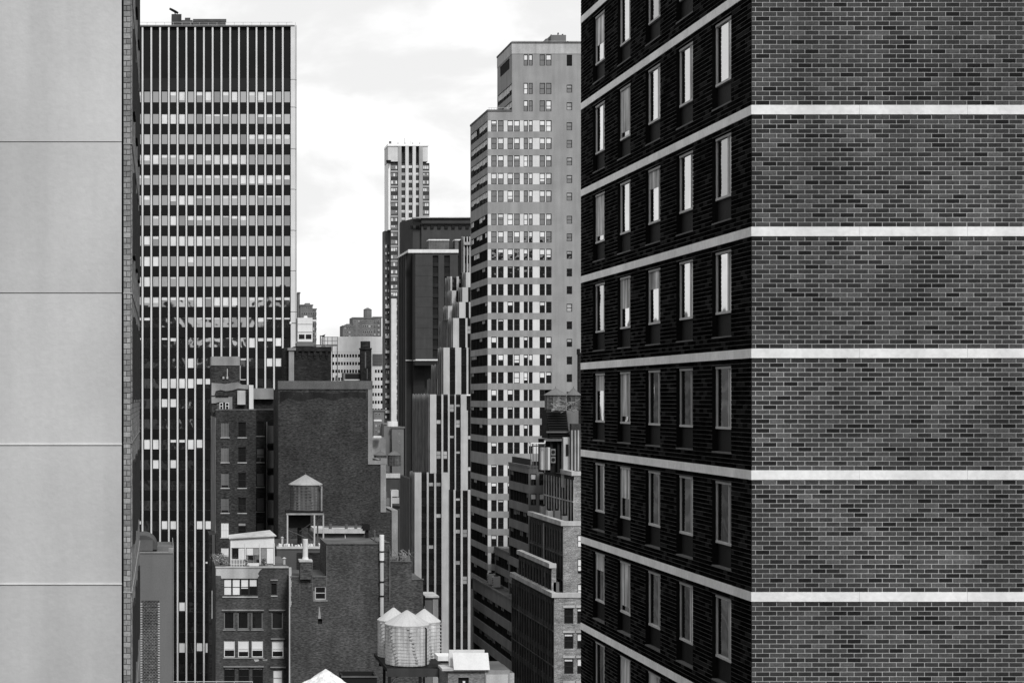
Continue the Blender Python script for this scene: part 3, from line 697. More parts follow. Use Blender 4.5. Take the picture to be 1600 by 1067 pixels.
# ================================================================== cooling tower with tanks above the loft building
STV = {'whitewashed_staves': [m_tankw, W('whitewashed_staves_grey', .42, .15, .4, bscale=2.5, fine=.3), W('whitewashed_staves_pale', .5, .1, .3, bscale=2.5, fine=.2)],
       'weathered_staves': [m_tankg, W('weathered_staves_dark', .06, .3, .5, bscale=3), W('weathered_staves_pale', .14, .25, .5, bscale=3)]}
def tank(label, cx, wpx, y_eave, y_bot, y_apex, Y, staves, roofm, hoops=8, ht=.016, legs=None, group=None, over=1.5, name='water_tank', hoopm=None, ladder=None):
    r = wpx * Y / F / 2; Yc = Y + r; r = wpx * Yc / F / 2; k = Yc / F; X = PX(cx, Yc); z1 = PZ(y_eave, Y); z0 = PZ(y_bot, Y); za = PZ(y_apex, Yc)
    t = thing(name, (X, Y + r, z0), label, 'water tank', group); cy = Y + r
    mb = MB(); n_ = 44
    for i in range(n_):                                # staves, each a slightly proud plank
        a0 = 2 * math.pi * i / n_ + .002; a1 = 2 * math.pi * (i + 1) / n_ - .002; rr = r + RU(-.012, .012); ti = RC([0, 0, 1, 2])
        c = [(X + rr * math.cos(a), cy + rr * math.sin(a)) for a in (a0, a1)]; ci = [(X + (rr - .08) * math.cos(a), cy + (rr - .08) * math.sin(a)) for a in (a0, a1)]
        mb.q([(c[0][0], c[0][1], z0), (c[1][0], c[1][1], z0), (c[1][0], c[1][1], z1), (c[0][0], c[0][1], z1)], ti)
        mb.q([(c[0][0], c[0][1], z0), (ci[0][0], ci[0][1], z0), (ci[0][0], ci[0][1], z1), (c[0][0], c[0][1], z1)])
        mb.q([(c[1][0], c[1][1], z0), (ci[1][0], ci[1][1], z0), (ci[1][0], ci[1][1], z1), (c[1][0], c[1][1], z1)])
    mb.cyl(X, cy, z0 - .02, z1, r - .09, n=32)
    mb.build('staves', STV[staves.name], t)
    hb = MB(); m_ = 36
    hb.cyl(X, cy, -ht, ht, r + .022, n=m_, cap=False); hb.cyl(X, cy, -ht, ht, r + .0, n=m_, cap=False)
    hm = hb.mesh('hoop', hoopm or m_steel, (X, cy, 0))
    for i in range(hoops):
        f_ = ((i + .4) / hoops) ** 1.12
        put('hoop', hm, t, (X, cy, z0 + (z1 - z0) * f_))
    lug = MB()
    for i in range(hoops):
        f_ = ((i + .4) / hoops) ** 1.12; a = -math.pi / 2 - .5 + RU(-.05, .05) - .04 * i
        for da in (0, .9, 2.2):
            q = (X + (r + .05) * math.cos(a + da), cy + (r + .05) * math.sin(a + da), z0 + (z1 - z0) * f_); lug.box(q[0] - .13, q[0] + .1, q[1] - .05, q[1] + .03, q[2] - .05, q[2] + .06)
    lug.build('hoop_lug', hoopm or m_steel, t, kind='stuff')
    mb = MB(); n_ = 16; ro = r + over * k * 1.0
    for i in range(n_):                                # roof in felted wedges
        a0, a1 = 2 * math.pi * i / n_, 2 * math.pi * (i + 1) / n_
        p0 = (X + ro * math.cos(a0), cy + ro * math.sin(a0), z1 + .02); p1_ = (X + ro * math.cos(a1), cy + ro * math.sin(a1), z1 + .02)
        q0 = (X + .06 * math.cos(a0), cy + .06 * math.sin(a0), za); q1 = (X + .06 * math.cos(a1), cy + .06 * math.sin(a1), za)
        mb.q([p0, p1_, q1, q0]); mb.q([(p0[0], p0[1], z1 - .07), (p1_[0], p1_[1], z1 - .07), p1_, p0]); mb.q([(X, cy, z1 - .07), (p0[0], p0[1], z1 - .07), (p1_[0], p1_[1], z1 - .07)])
        mb.tube(p0, q0, .02, 4)
    mb.build('roof', roofm, t)
    mb = MB(); mb.cyl(X, cy, za - .06, za + .28, .07, .02, 8); mb.build('finial', m_steel, t)
    if ladder:
        sx = X + r * ladder; yy = cy - math.sqrt(max(r * r - (sx - X) ** 2, .01)) - .12
        mb = MB(); mb.tube((sx, yy, z0 - 1), (sx, yy, z1 - .25), .07); mb.tube((sx, yy, z1 - .25), (sx - .25, yy + .12, z1 - .1), .07); mb.build('pipe', m_black, t)
    return t, X, cy, r, z0, z1
YO = 252.0
tO = tank('dark weathered water tank standing on the black louvered cooling tower', 868, 33, 617, 640, 606.5, YO, m_tankg, m_tankgr, 4, .04, over=2)
tO2 = tank('dark water tank half hidden behind the brick building, right of the louvered cooling tower', 896, 20, 617, 640, 606.5, YO + 3, m_tankg, m_tankgr, 4, over=2)
ct = thing('cooling_tower', (PX(870, YO), YO, N1[2]), 'black louvered cooling tower on a dark steel frame, carrying the weathered water tank', 'cooling tower')
for i in range(11):
    f0 = i / 11; ya_ = 641 + 43 * f0; mb = MB(); xa = PX(853 + 6 * f0, YO); xb = PX(885 + 5 * f0, YO)
    z_ = PZ(ya_ + 3.6, YO); mb.q([(xa, YO - .25, z_), (xb, YO - .25, z_), (xb, YO + .15, z_ + .3), (xa, YO + .15, z_ + .3)]); mb.q([(xa, YO - .25, z_), (xb, YO - .25, z_), (xb, YO - .25, z_ - .05), (xa, YO - .25, z_ - .05)]); mb.build('louver', m_black, ct)
mb = MB(); mb.box(PX(856, YO), PX(885.5, YO), YO + .2, YO + 4, PZ(685, YO), PZ(641, YO)); mb.build('casing', m_louver, ct)
mb = MB(); mb.box(PX(850, YO), PX(891, YO), YO - .5, YO - .1, PZ(689, YO), PZ(685.5, YO)); mb.box(PX(853, YO), PX(889, YO), YO - .5, YO - .1, PZ(676, YO), PZ(673.5, YO)); mb.build('beam', m_steel, ct)
for x in (851, 862, 873, 880, 889):
    mb = MB(); mb.box(PX(x, YO) - .14, PX(x, YO) + .14, YO + .1, YO + .4, N1[2], PZ(685, YO)); mb.build('leg', m_black, ct)
mb = MB(); mb.box(PX(864, YO), PX(884, YO), YO + 1, YO + 1.3, N1[2], PZ(690, YO)); mb.box(PX(850, YO), PX(892, YO), YO + 3.6, YO + 3.9, N1[2], PZ(686, YO)); mb.build('back_panel', m_black, ct)
for nm, y in (('upper', 706), ('lower', 718)):
    fo = thing('ventilation_fan', (PX(863.5, YO), YO, PZ(y + 5, YO)), 'round fan in a pale square housing below the cooling tower, the %s of two' % nm, 'fan', 'fans below the cooling tower')
    mb = MB(); mb.box(PX(860, YO), PX(867, YO), YO - .4, YO + .1, PZ(y + 5, YO), PZ(y - 5, YO)); mb.build('housing', m_gpaint, fo)
    mb = MB(); cx_, cz_ = PX(863.5, YO), PZ(y, YO)
    for i in range(16):
        a0, a1 = 2 * math.pi * i / 16, 2 * math.pi * (i + 1) / 16
        mb.q([(cx_ + .26 * math.cos(a0), YO - .42, cz_ + .26 * math.sin(a0)), (cx_ + .26 * math.cos(a1), YO - .42, cz_ + .26 * math.sin(a1)), (cx_, YO - .42, cz_)])
    mb.build('fan_disc', m_black, fo)
dk = thing('duct_bank', (PX(850, YO), YO, N1[2]), 'pale vertical ducts beside the fans on the loft building roof', 'duct')
for i, (a, b) in enumerate(((845.5, 849), (849.6, 852), (852.8, 855), (855.8, 859.5))):
    mb = MB(); mb.box(PX(a, YO - 2), PX(b, YO - 2), YO - 2, YO - 1, PZ(734, YO - 2), PZ(699, YO - 2)); mb.build('duct', m_lsteel if i != 2 else m_gpaint, dk)
hd = thing('header_pipe', (PX(840, YO), YO - 3, PZ(694, YO)), 'bright white pipe run beside the cooling tower above the banded wing', 'pipe')
mb = MB(); yq = YO - 3
mb.tube((PX(829, yq), yq, PZ(692.5, yq)), (PX(851, yq), yq, PZ(692.5, yq)), .1); mb.tube((PX(851, yq), yq, PZ(692.5, yq)), (PX(851.5, yq), yq, PZ(688, yq)), .1); mb.build('pipe', m_white, hd)
mb = MB(); mb.tube((PX(832, yq), yq + .3, PZ(697, yq)), (PX(853, yq), yq + .3, PZ(695.5, yq)), .09)
for x in (829, 833, 838, 851): mb.tube((PX(x, yq), yq, PZ(692, yq)), (PX(x, yq), yq, ZM), .05)
mb.build('support', m_steel, hd)
bk = thing('brick_bulkhead', (PX(896, 250), 250, N1[2]), 'ribbed stair bulkhead with pale columns right of the cooling tower', 'roof structure')
mb = MB(); mb.box(PX(893, 250), PX(935, 250), 250, 251.2, N1[2] - 2, PZ(662, 250)); mb.build('wall', m_nside, bk)
for x in (893.5, 898.8, 903.6, 908.6):
    mb = MB(); mb.cyl(PX(x, 250), 250, PZ(735, 250), PZ(672, 250), .12, n=8); mb.build('column', m_npier, bk)
mb = MB(); mb.box(PX(880.5, 251), PX(892.6, 251), 251, 252.5, N1[2] - 2, PZ(683, 251)); mb.build('lower_wall', m_pstucco, bk)
mb = MB(); mb.box(PX(884, 251), PX(888, 251), 250.9, 251, PZ(712, 251), PZ(694, 251)); mb.build('doorway', m_black, bk)
mb = MB(); mb.box(PX(886, 251), PX(908, 251), 252.6, 253.6, N1[2], PZ(641, 251)); mb.build('stair_wall', m_gpaint, bk)
dkb = thing('dark_brick_tower', (PX(903.5, 270), 270, 0), 'narrow strip of black brick wall between the apartment tower and the near brick building', 'tower')
mb = MB(); mb.box(PX(903.9, 270), PX(960, 270), 270, 270.8, 0, PZ(551, 270)); mb.build('wall', m_dbrick2, dkb)
mb = MB(); mb.box(PX(903.4, 270), PX(906, 270), 269.8, 271, PZ(554, 270), PZ(545, 270)); mb.build('parapet', m_dbrick2, dkb)

# ================================================================== far dark precast tower (J)
YJ = 620.0
pre = thing('precast_tower', (PX(665, YJ), YJ, 0), 'dark precast concrete tower with a white parapet line and a toothed upper storey', 'tower')
k = YJ / F
zw = PZ(392, YJ)
hj = []
for (a, b) in ((676, 685), (694, 703), (715.5, 724.5)):
    for i in range(32):
        y = 400 + 16.25 * i; 
        if y < 545 or a > 690: hj.append((PX(a, YJ) - PX(649, YJ), PX(b, YJ) - PX(649, YJ), PZ(y + 10.5, YJ) - PZ(562, YJ), PZ(y, YJ) - PZ(562, YJ)))
hj = [h for h in hj if h[2] > 0]
block(pre, 'upper_wall', m_concl, PX(649, YJ), PX(740, YJ), YJ, YJ + 40, PZ(562, YJ), zw, [(PX(a, YJ) - PX(649, YJ), PX(b, YJ) - PX(649, YJ), .5 if a < 690 else .2, zw - PZ(562, YJ) - 1.6) for (a, b) in ((676, 685), (694, 703), (715.5, 724.5))], depth=.6)
mb = MB(); mb.box(PX(676, YJ), PX(740, YJ), YJ + .6, YJ + .8, PZ(562, YJ), zw - .5); mb.build('glazing', m_black, pre)
for (a, b) in ((676.1, 684.9), (694.1, 702.9), (715.6, 724.4)):
    for i in range(10):
        mb = MB(); mb.box(PX(a, YJ), PX(b, YJ), YJ + .3, YJ + .59, PZ(416 + 16.25 * i, YJ), PZ(410.5 + 16.25 * i, YJ)); mb.build('spandrel', m_conc, pre)
mb = MB(); mb.box(PX(667.1, YJ), PX(735, YJ), YJ + 9, YJ + 30, 0, PZ(563, YJ)); mb.build('lower_wing', m_concl, pre)
for i in range(11):
    y = 398 + 16.25 * i + 1; mb = MB(); mb.box(PX(649, YJ), PX(676, YJ), YJ - .06, YJ, PZ(y + 15.9, YJ), PZ(y, YJ)) if y < 546 else None
    if mb.v: mb.build('precast_panel', m_concl, pre)
XJ = PX(635, YJ + 8); YJ2 = (YJ + 8) * 382 / 370
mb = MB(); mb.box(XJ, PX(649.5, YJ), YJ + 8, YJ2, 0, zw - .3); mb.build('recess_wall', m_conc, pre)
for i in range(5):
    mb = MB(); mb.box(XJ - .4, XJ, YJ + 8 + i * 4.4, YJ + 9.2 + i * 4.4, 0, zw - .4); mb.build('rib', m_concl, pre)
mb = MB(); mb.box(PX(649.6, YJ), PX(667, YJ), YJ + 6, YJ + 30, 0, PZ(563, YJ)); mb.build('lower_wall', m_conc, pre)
for i in range(20):
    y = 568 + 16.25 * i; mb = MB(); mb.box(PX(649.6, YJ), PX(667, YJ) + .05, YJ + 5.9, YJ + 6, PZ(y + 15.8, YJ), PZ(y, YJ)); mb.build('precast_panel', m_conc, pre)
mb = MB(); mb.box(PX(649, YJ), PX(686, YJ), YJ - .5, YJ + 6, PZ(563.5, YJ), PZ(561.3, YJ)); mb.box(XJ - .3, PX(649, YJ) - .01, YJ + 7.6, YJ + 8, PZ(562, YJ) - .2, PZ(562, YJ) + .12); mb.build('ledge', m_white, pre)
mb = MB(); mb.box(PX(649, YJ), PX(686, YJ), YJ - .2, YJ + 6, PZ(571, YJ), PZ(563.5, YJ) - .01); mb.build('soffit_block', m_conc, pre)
mb = MB(); mb.box(XJ - .5, PX(740, YJ), YJ - .4, YJ + 1, PZ(395.3, YJ), PZ(390, YJ))
mb.box(XJ - .5, XJ + .5, YJ + 1.01, YJ2, zw - .4, PZ(390.6, YJ))
mb.build('parapet', m_white, pre)
Yj = YJ + 10; kk = 1
mb = MB(); a = [(PX(634, Yj), Yj + 14), (PX(646, Yj), Yj + 1.5), (PX(658.5, Yj), Yj + 1.5), (PX(658.5, Yj), Yj), (PX(745, Yj), Yj), (PX(745, Yj), Yj + 20), (PX(636, Yj), Yj + 20)]
z0, z1 = PZ(396, Yj), PZ(341, Yj)
for i in range(len(a)):
    p, q = a[i], a[(i + 1) % len(a)]; mb.q([(p[0], p[1], z0), (q[0], q[1], z0), (q[0], q[1], z1), (p[0], p[1], z1)])
mb.q([(p[0], p[1], z1) for p in a]); mb.build('upper_storey', m_concl, pre)
mb = MB()
for x in (641, 651, 662, 672.5, 683.5, 694.5, 705.5, 716.5, 727.5): mb.box(PX(x, Yj), PX(x + 5, Yj), Yj - .5 + (1.5 if x < 658 else 0), Yj + .1 + (1.5 if x < 658 else 0), PZ(357.5, Yj), PZ(351.8, Yj))
mb.build('vent_opening', m_black, pre)
mb = MB(); mb.box(PX(645.5, Yj), PX(745, Yj), Yj - .9, Yj - .01, PZ(350.5, Yj), PZ(348.8, Yj)); mb.build('fascia_board', m_conc, pre)  # dark board projecting between the coping and the vent openings
mb = MB(); mb.box(PX(645, Yj), PX(745, Yj), Yj - 1, Yj + 1, z1, PZ(339.8, Yj)); mb.build('coping', m_lsteel, pre)
mr = thing('mechanical_penthouse', (PX(690, YJ), YJ + 3, zw), 'low ribbed mechanical penthouse with a thin pale roof line on the dark precast tower', 'roof structure')
for a_, b_ in ((672, 703.5), (713, 736)):
    mb = MB(); mb.box(PX(a_, YJ), PX(b_, YJ), YJ + 3, YJ + 7, zw, PZ(375, YJ)); 
    for i in range(12): x = PX(a_, YJ) + (PX(b_, YJ) - PX(a_, YJ)) * i / 12; mb.box(x, x + .2, YJ + 2.85, YJ + 3, zw, PZ(375.5, YJ))
    mb.build('wall', m_gpaint if 0 else W('penthouse_metal', .12), mr)
    mb = MB(); mb.box(PX(a_ - .7, YJ), PX(b_ + .5, YJ), YJ + 2.6, YJ + 7.2, PZ(375, YJ) + .004, PZ(373, YJ)); mb.build('roof', m_offw, mr)

# ================================================================== stepped deco tower with pale piers (K)
YK = 400.0
deco = thing('art_deco_tower', (PX(690, YK), YK, 0), 'stepped old tower with pale vertical piers and black window bays, left of the apartment tower', 'tower')
def deco_step(xf, xs, ytop, ybot, dY, piers, xr_=737):
    """one setback: dark recessed bays in front, pale piers proud of them, ribbed side wall"""
    Y = YK + dY; z1 = PZ(ytop, Y); z0 = PZ(ybot, Y) if ybot else 0; X0 = PX(xf, Y); X1 = PX(xr_, Y)
    Yf = min(Y * (xf - VX) / (xs - VX), Y + 34)
    mb = MB(); mb.box(X0 + .05, X1, Y + .55, max(Yf, Y + 8), z0, z1 - .3, 0); mb.build('wall', [m_deco_dark], deco)
    mb = MB(); mb.box(X0, X0 + .3, Y + .6, Yf, z0, z1, 0); 
    n_ = max(2, int((Yf - Y) / 2.2))
    for i in range(n_): y = Y + .6 + (Yf - Y - .8) * i / n_; mb.box(X0 - .3, X0, y + .3, y + .9, z0, z1 + (.2 if i % 2 else 0), 1)
    mb.build('side_wall', [m_deco_side, m_deco_rib], deco)
    for a, b, *yy in piers:
        ta = PZ(yy[0], Y) if yy else z1; tb = PZ(yy[1], Y) if len(yy) > 1 else z0
        mb = MB(); mb.box(PX(a, Y), PX(b, Y), Y, Y + .6 if a > xf + 1 else Y + .599, tb, ta); mb.build('pier', m_deco, deco)
    bays_ = []; ps = sorted(piers)
    for i in range(len(ps)):
        a = ps[i][1]; b = ps[i + 1][0] if i + 1 < len(ps) else xr_
        if b - a > 2.5: bays_.append((a, b))
    r0 = 436 - 24.6 * 3; i = 0; hh = 13
    while True:
        y = r0 + 24.45 * i; i += 1
        if y > 1030: break
        if y < ytop + 3 or (ybot and y + hh > ybot): continue
        for a, b in bays_:
            w_ = PX(b, Y) - PX(a, Y); bb = RC([0, 0, 0, .3, .45, .5, .95]) if R() < .55 else 0
            dec_items.append((winmesh(w_ - .1, hh * Y / F, m_darkframe, g_dark, .07, 1, 2, bb, m_blind2 if R() < .5 else W('dim_blind', .4)), (PX(a, Y) + .05, Y + .5, PZ(y + hh, Y)), 0.0))
dec_items = []
deco_step(648, 640.5, 738, None, 0, [(648, 658.5), (667, 669.8), (678.5, 681.5), (690, 701)], 701)
deco_step(701.05, 700.9, 765, None, .05, [(708.7, 711.8), (720, 723), (731, 736)])
deco_step(672, 645, 616, 768, 3, [(672, 681.8), (689.8, 692.6), (700, 702.6), (710.5, 712.4), (720, 731, 641), (720, 729, 616, 641)])
deco_step(662.5, 645, 662, 738, 14, [(662.5, 665)], 672)
deco_step(693, 684, 543, 616, 8, [(693, 702.6), (711.4, 720.6), (729, 731.8)])
deco_step(684, 668, 592, 616, 16, [(684, 686)], 694); deco_step(684.5, 674, 570, 616, 18, [(684.5, 686.5)], 694)
deco_step(708, 700, 497, 543, 12, [(708, 717.2), (727.4, 730.4)])
deco_step(700, 686, 500, 543, 26, [(700, 702)], 708)
deco_step(717.5, 706, 472, 497, 16, [(717.5, 727.4), (733, 736)])
deco_step(700, 692, 478, 500, 24, [(700, 706.8)], 717.5)
deco_step(722.6, 716, 449, 472, 20, [(722.6, 731.4)])
deco_step(706, 696, 454, 478, 28, [(706, 712.8)], 722)
deco_step(728, 722, 425.5, 449, 24, [(728, 735.4)])
deco_step(704, 695.4, 432, 455, 32, [(704, 706.4), (713.5, 717)], 724)
deco_step(724.6, 723, 370, 426, 36, [(724.6, 726), (729.5, 731), (733.6, 735.6)])
mb = MB(); mb.box(PX(724.6, 436), PX(738, 436), 435.6, 436, PZ(383, 436), PZ(378.5, 436)); mb.build('string_course', m_pstucco, deco)
mb = MB(); mb.box(PX(641, YK + 12), PX(649, YK + 12), YK + 12, YK + 34, 0, PZ(752, YK)); mb.build('side_wall', m_deco_side, deco)
add_windows(deco, dec_items)

# ================================================================== far pale high-rise (I)
YI = 770.0
hi = thing('high_rise', (PX(640, YI), YI, 0), 'distant pale high-rise with white vertical ribs and a notched crown against the sky', 'tower')
k = YI / F; zc = PZ(253, YI)
mb = MB(); mb.box(PX(610.5, YI), PX(671, YI), YI, YI + 14, 0, PZ(255, YI)); mb.build('wall', m_idark, hi)
mb = MB(); mb.box(PX(607, YI), PX(610.4, YI), YI + .3, YI + 14, PZ(359, YI), PZ(228, YI)); mb.build('side_pier', W('white_side_stone', .75, .05, .03), hi)  # side pier, whiter than the front stone
mb = MB(); mb.box(PX(606, YI), PX(621.5, YI), YI - .8, YI + 12, zc, PZ(228.5, YI)); mb.build('crown_block', m_ipale, hi); mb = MB(); mb.box(PX(660, YI), PX(668, YI), YI - .8, YI + 12, zc, PZ(228.5, YI)); mb.build('crown_block', m_ipale, hi)
mb = MB(); mb.box(PX(605.5, YI), PX(669, YI), YI - 1.2, YI + 12, PZ(229, YI) + .01, PZ(225.5, YI)); mb.build('crown_rim', W('crown_rim', .85, .03, .03), hi)
mb = MB(); mb.box(PX(622, YI), PX(660, YI), YI + 1.5, YI + 10, zc, PZ(229, YI) - .02); mb.build('crown_core', m_idark, hi)
for a, b, m in ((621.5, 626.8, m_igrey), (633, 638, m_ipale), (644.2, 649.2, m_ipale), (654.4, 660, m_igrey)):
    mb = MB(); mb.box(PX(a, YI), PX(b, YI), YI - 1.1, YI + 1.5, 0, PZ(229.5, YI)); mb.build('rib', m, hi)
its = []
for i in range(36):
    y = 258.5 + 11.65 * i
    for a, b in ((611, 621), (661, 670)):
        if y > 340 and a > 650: continue
        n_ = 3; w_ = (PX(b, YI) - PX(a, YI)) / n_
        for j in range(n_): its.append((winmesh(w_ - .1, 5.6 * k, m_igrey, g_plain, .12, 1, 1, RC([0, 0, .5, 1, 1]), m_blind), (PX(a, YI) + j * w_, YI - .15, PZ(y + 6, YI)), 0.0))
    mb = MB(); mb.box(PX(610.6, YI), PX(621.4, YI), YI - .5, YI - .02, PZ(y + 11.2, YI), PZ(y + 8.3, YI)) if i % 2 == 0 else None
    if mb.v: mb.build('spandrel', m_igrey, hi)
    if y < 335 and i % 2 == 0:
        mb = MB(); mb.box(PX(660.1, YI), PX(670.6, YI), YI - .5, YI - .02, PZ(y + 11.2, YI), PZ(y + 8.3, YI)); mb.build('spandrel', m_igrey, hi)
    for a, b in ((627, 632.8), (638.3, 644), (649.5, 654.2)):
        if y > 395 or (y > 325 and a > 640): continue
        its.append((winmesh(PX(b, YI) - PX(a, YI), 4.6 * k, m_igrey, g_sky, .1, 2, 1, RC([.5, 1, 0]), m_blind), (PX(a, YI), YI - .2, PZ(y + 4.6, YI)), 0.0))
add_windows(hi, its, 200)
mb = MB(); mb.tube((PX(611.5, YI), YI + 4, PZ(226, YI)), (PX(611.5, YI), YI + 4, PZ(219, YI)), .5); 
for x in (622, 633, 645, 656): mb.tube((PX(x, YI), YI + .5, PZ(226, YI)), (PX(x, YI), YI + .5, PZ(223.3, YI)), .22)
mb.tube((PX(635, YI), YI + 6, PZ(226, YI)), (PX(635, YI), YI + 6, PZ(213, YI)), .06); mb.tube((PX(645, YI), YI + 6, PZ(226, YI)), (PX(645, YI), YI + 6, PZ(217, YI)), .05)
mb.build('mast', m_steel, hi)
mb = MB(); mb.cyl(PX(606.5, YI), YI - 1.5, PZ(256, YI), PZ(251.5, YI), .9, 1.1, 12); mb.build('floodlight', m_black, hi)
lo = MB(); lo.box(PX(600, YI + 6), PX(610, YI + 6), YI + 6, YI + 12, 0, PZ(359, YI)); lo.build('low_shoulder', m_ibrown, hi)
its = []
for i in range(28):
    y = 380 + 11.65 * i
    if y > 655: break
    n_ = 2
    for j in range(2): its.append((winmesh(3.1 * k, 5.6 * k, m_idark, g_plain, .12, 1, 1, RC([0, 0, .6, 1]), m_blind), (PX(601.5 + 4 * j, YI + 5.8), YI + 5.8, PZ(y + 6, YI)), 0.0))
add_windows(hi, its, 100)
mb = MB(); mb.box(PX(611.6, YI - 2), PX(619.6, YI - 2), YI - 2, YI, PZ(660, YI), PZ(467, YI)); mb.build('pale_shaft', m_ipale, hi)
mb = MB()
for i in range(9): mb.box(PX(602.5, YI + 5), PX(611, YI + 5), YI + 4.6, YI + 6, PZ(481 + 23.5 * i, YI), PZ(476.5 + 23.5 * i, YI))
mb.build('balcony', m_ipale, hi)

# ================================================================== white building and skyline behind
YQ = 845.0
wb = thing('white_building', (PX(557, YQ), YQ, 0), 'low white building with rows of small dark square windows below the open sky', 'building')
hq = []; x0q, x1q = PX(508, YQ), PX(600, YQ)
its = []
for r_ in range(8):
    y = 553.3 + 12.1 * r_
    for c in range(20):
        x = 519.5 + 4.42 * c
        if x > 597: break
        if 567 < x < 584 and y < 600: continue
        if x > 581 and r_ < 2: continue
        hq.append((PX(x, YQ) - x0q, PX(x + 2.9, YQ) - x0q, PZ(y + 5, YQ), PZ(y, YQ)))
        its.append((winmesh(PX(2.9 + VX, YQ), 5 * YQ / F, m_farw, g_dark, .08, 1, 1, 0), (PX(x, YQ), YQ + .3, PZ(y + 5, YQ)), 0.0))
block(wb, 'wall', m_far2, x0q, x1q, YQ, YQ + 20, 0, PZ(526, YQ), hq, depth=.4); add_windows(wb, its, 150)
for c in range(12):
    x = 518 + 6.9 * c; mb = MB(); mb.box(PX(x, YQ), PX(x + 6.6, YQ), YQ - .12, YQ, PZ(550, YQ), PZ(527, YQ)); mb.build('facade_panel', m_far2, wb)
mb = MB(); mb.box(PX(582, YQ), PX(597, YQ), YQ - .4, YQ - .13, PZ(571, YQ), PZ(553, YQ)); 
for i in range(4): mb.box(PX(582, YQ), PX(597, YQ), YQ - .6, YQ - .4, PZ(556 + 4.5 * i, YQ), PZ(555.3 + 4.5 * i, YQ))
for i in range(5): mb.box(PX(582.5 + 3.4 * i, YQ), PX(583.1 + 3.4 * i, YQ), YQ - .6, YQ - .4, PZ(571, YQ), PZ(553, YQ))
mb.build('glazed_grid', m_gpaint, wb)
def fartower(label, parts, Y, m, wins):
    x_ = parts[0][0]; t = thing('distant_building', (PX(x_, Y), Y, 0), label, 'building')
    for i, (a, b, y, dz) in enumerate(parts):
        mb = MB(); mb.box(PX(a, Y), PX(b, Y), Y + dz, Y + 16 + dz * 1.2, 0, PZ(y, Y)); mb.box(PX(a, Y) - .3, PX(b, Y) + .3, Y + dz - .3, Y + dz + 1, PZ(y + 2, Y), PZ(y, Y) + .05); mb.build('wall', m, t)
    its = []
    for (a, b, yt, yb, sx, sy, w, h, dz) in wins:
        y = yt
        while y < yb:
            x = a
            while x < b: its.append((winmesh(w * Y / F, h * Y / F, m_igrey, g_dark, .1, 1, 1, 1 if R() < .2 else 0, m_blind2), (PX(x, Y), Y + dz - .1, PZ(y + h, Y)), 0.0)); x += sx
            y += sy
    add_windows(t, its, 120); return t
fartower('old distant apartment house with a chimney, half behind the white cooling unit', [(469, 488.5, 476, 0), (488.5, 494.3, 482, .5), (465.5, 468.8, 456.5, 1), (478, 484, 473.5, 2)], 900.0, m_far1,
         [(471, 487, 479, 484, 3.4, 6, 1.8, 3, 0), (471, 493, 488, 530, 3.6, 8, 2, 4.4, 0)])
fartower('distant stepped apartment house under a round tank house, above the white building', [(535.5, 552, 508.5, 0), (551.5, 585, 495.5, 2), (584, 597, 494.5, 2.6), (543, 553, 505.8, 3)], 980.0, m_far1,
         [(538, 551, 511, 524, 3.6, 6.4, 2.4, 3.2, 0), (554, 596, 500, 526, 6.2, 7, 2.6, 3, 2), (567, 580, 507.5, 525, 3.2, 9, 3, 3.6, 2)])
rt_ = thing('roof_tank_house', (PX(575, 985), 985, PZ(496, 985)), 'round tank house crowning the distant stepped apartment house', 'roof structure')
mb = MB(); mb.cyl(PX(575, 985), 987, PZ(497, 985), PZ(483.5, 985), PX(VX + 6.4, 985), n=10); mb.build('drum', m_far1, rt_)
mb = MB(); mb.cyl(PX(575, 985), 987, PZ(483.5, 985), PZ(480.6, 985), PX(VX + 6.8, 985), .4, n=10); mb.build('roof', m_far1, rt_)
fartower('grey block with white ledges between the windowless wall and the dark precast tower', [(584, 600, 640, 0), (596, 607.5, 661, -6), (607, 625, 666, -8)], 520.0, m_gpaint,
         [(586, 596, 645, 700, 5, 9, 3, 4, 0), (617, 622, 676, 700, 5, 12, 2, 4, -8)])
wl = thing('white_ledge_building', (PX(600, 500), 500, 0), 'pale capped parapets between the brick wall and the precast tower', 'building')
mb = MB(); mb.box(PX(606.5, 500), PX(621.5, 500), 500, 503, PZ(666, 500), PZ(658.3, 500)); mb.build('coping', m_offw, wl); mb = MB(); mb.box(PX(584, 500), PX(596, 500), 500, 502, PZ(684, 500), PZ(681, 500)); mb.build('coping', m_offw, wl); mb = MB(); mb.box(PX(585, 500), PX(596.5, 500), 500, 502, PZ(658, 500), PZ(655.5, 500)); mb.build('coping', m_offw, wl)
mb = MB(); mb.box(PX(584, 500), PX(605, 500), 503.2, 515, 0, PZ(684, 500)); mb.build('wall', m_stucco, wl)
YR = 330.0
rf = thing('low_roof_building', (PX(612, YR), YR, 0), 'low building with a white parapet under two small roof tanks left of the precast tower', 'building')
mb = MB(); mb.box(PX(584, YR), PX(625, YR), YR, YR + 25, 0, PZ(743, YR)); mb.build('wall', m_gpaint if 0 else W('low_wall', .06), rf)
mb = MB(); mb.box(PX(598, YR), PX(625, YR), YR - .2, YR + .3, PZ(746.5, YR), PZ(739.5, YR)); mb.build('parapet', m_stucco if 0 else W('low_parapet', .45), rf)
tank('small grey roof tank right against the dark precast tower', 616, 20, 711, 728, 703.5, YR + 3, m_tankg, m_tankgr, 3, over=1)
tank('low wide roof tank beside the right edge of the windowless brick wall', 594, 19, 711, 718, 704.5, YR + 4, m_tankg, m_tankgr, 2, over=1)
rf2 = thing('cluttered_roof', (PX(612, 300), 300, 0), 'cluttered low roof with pale ducts between the brick wall and the precast tower', 'building')
mb = MB(); mb.box(PX(584, 300), PX(624, 300), 300, 315, 0, PZ(797, 300)); mb.build('wall', W('low_dark_roof', .04), rf2)
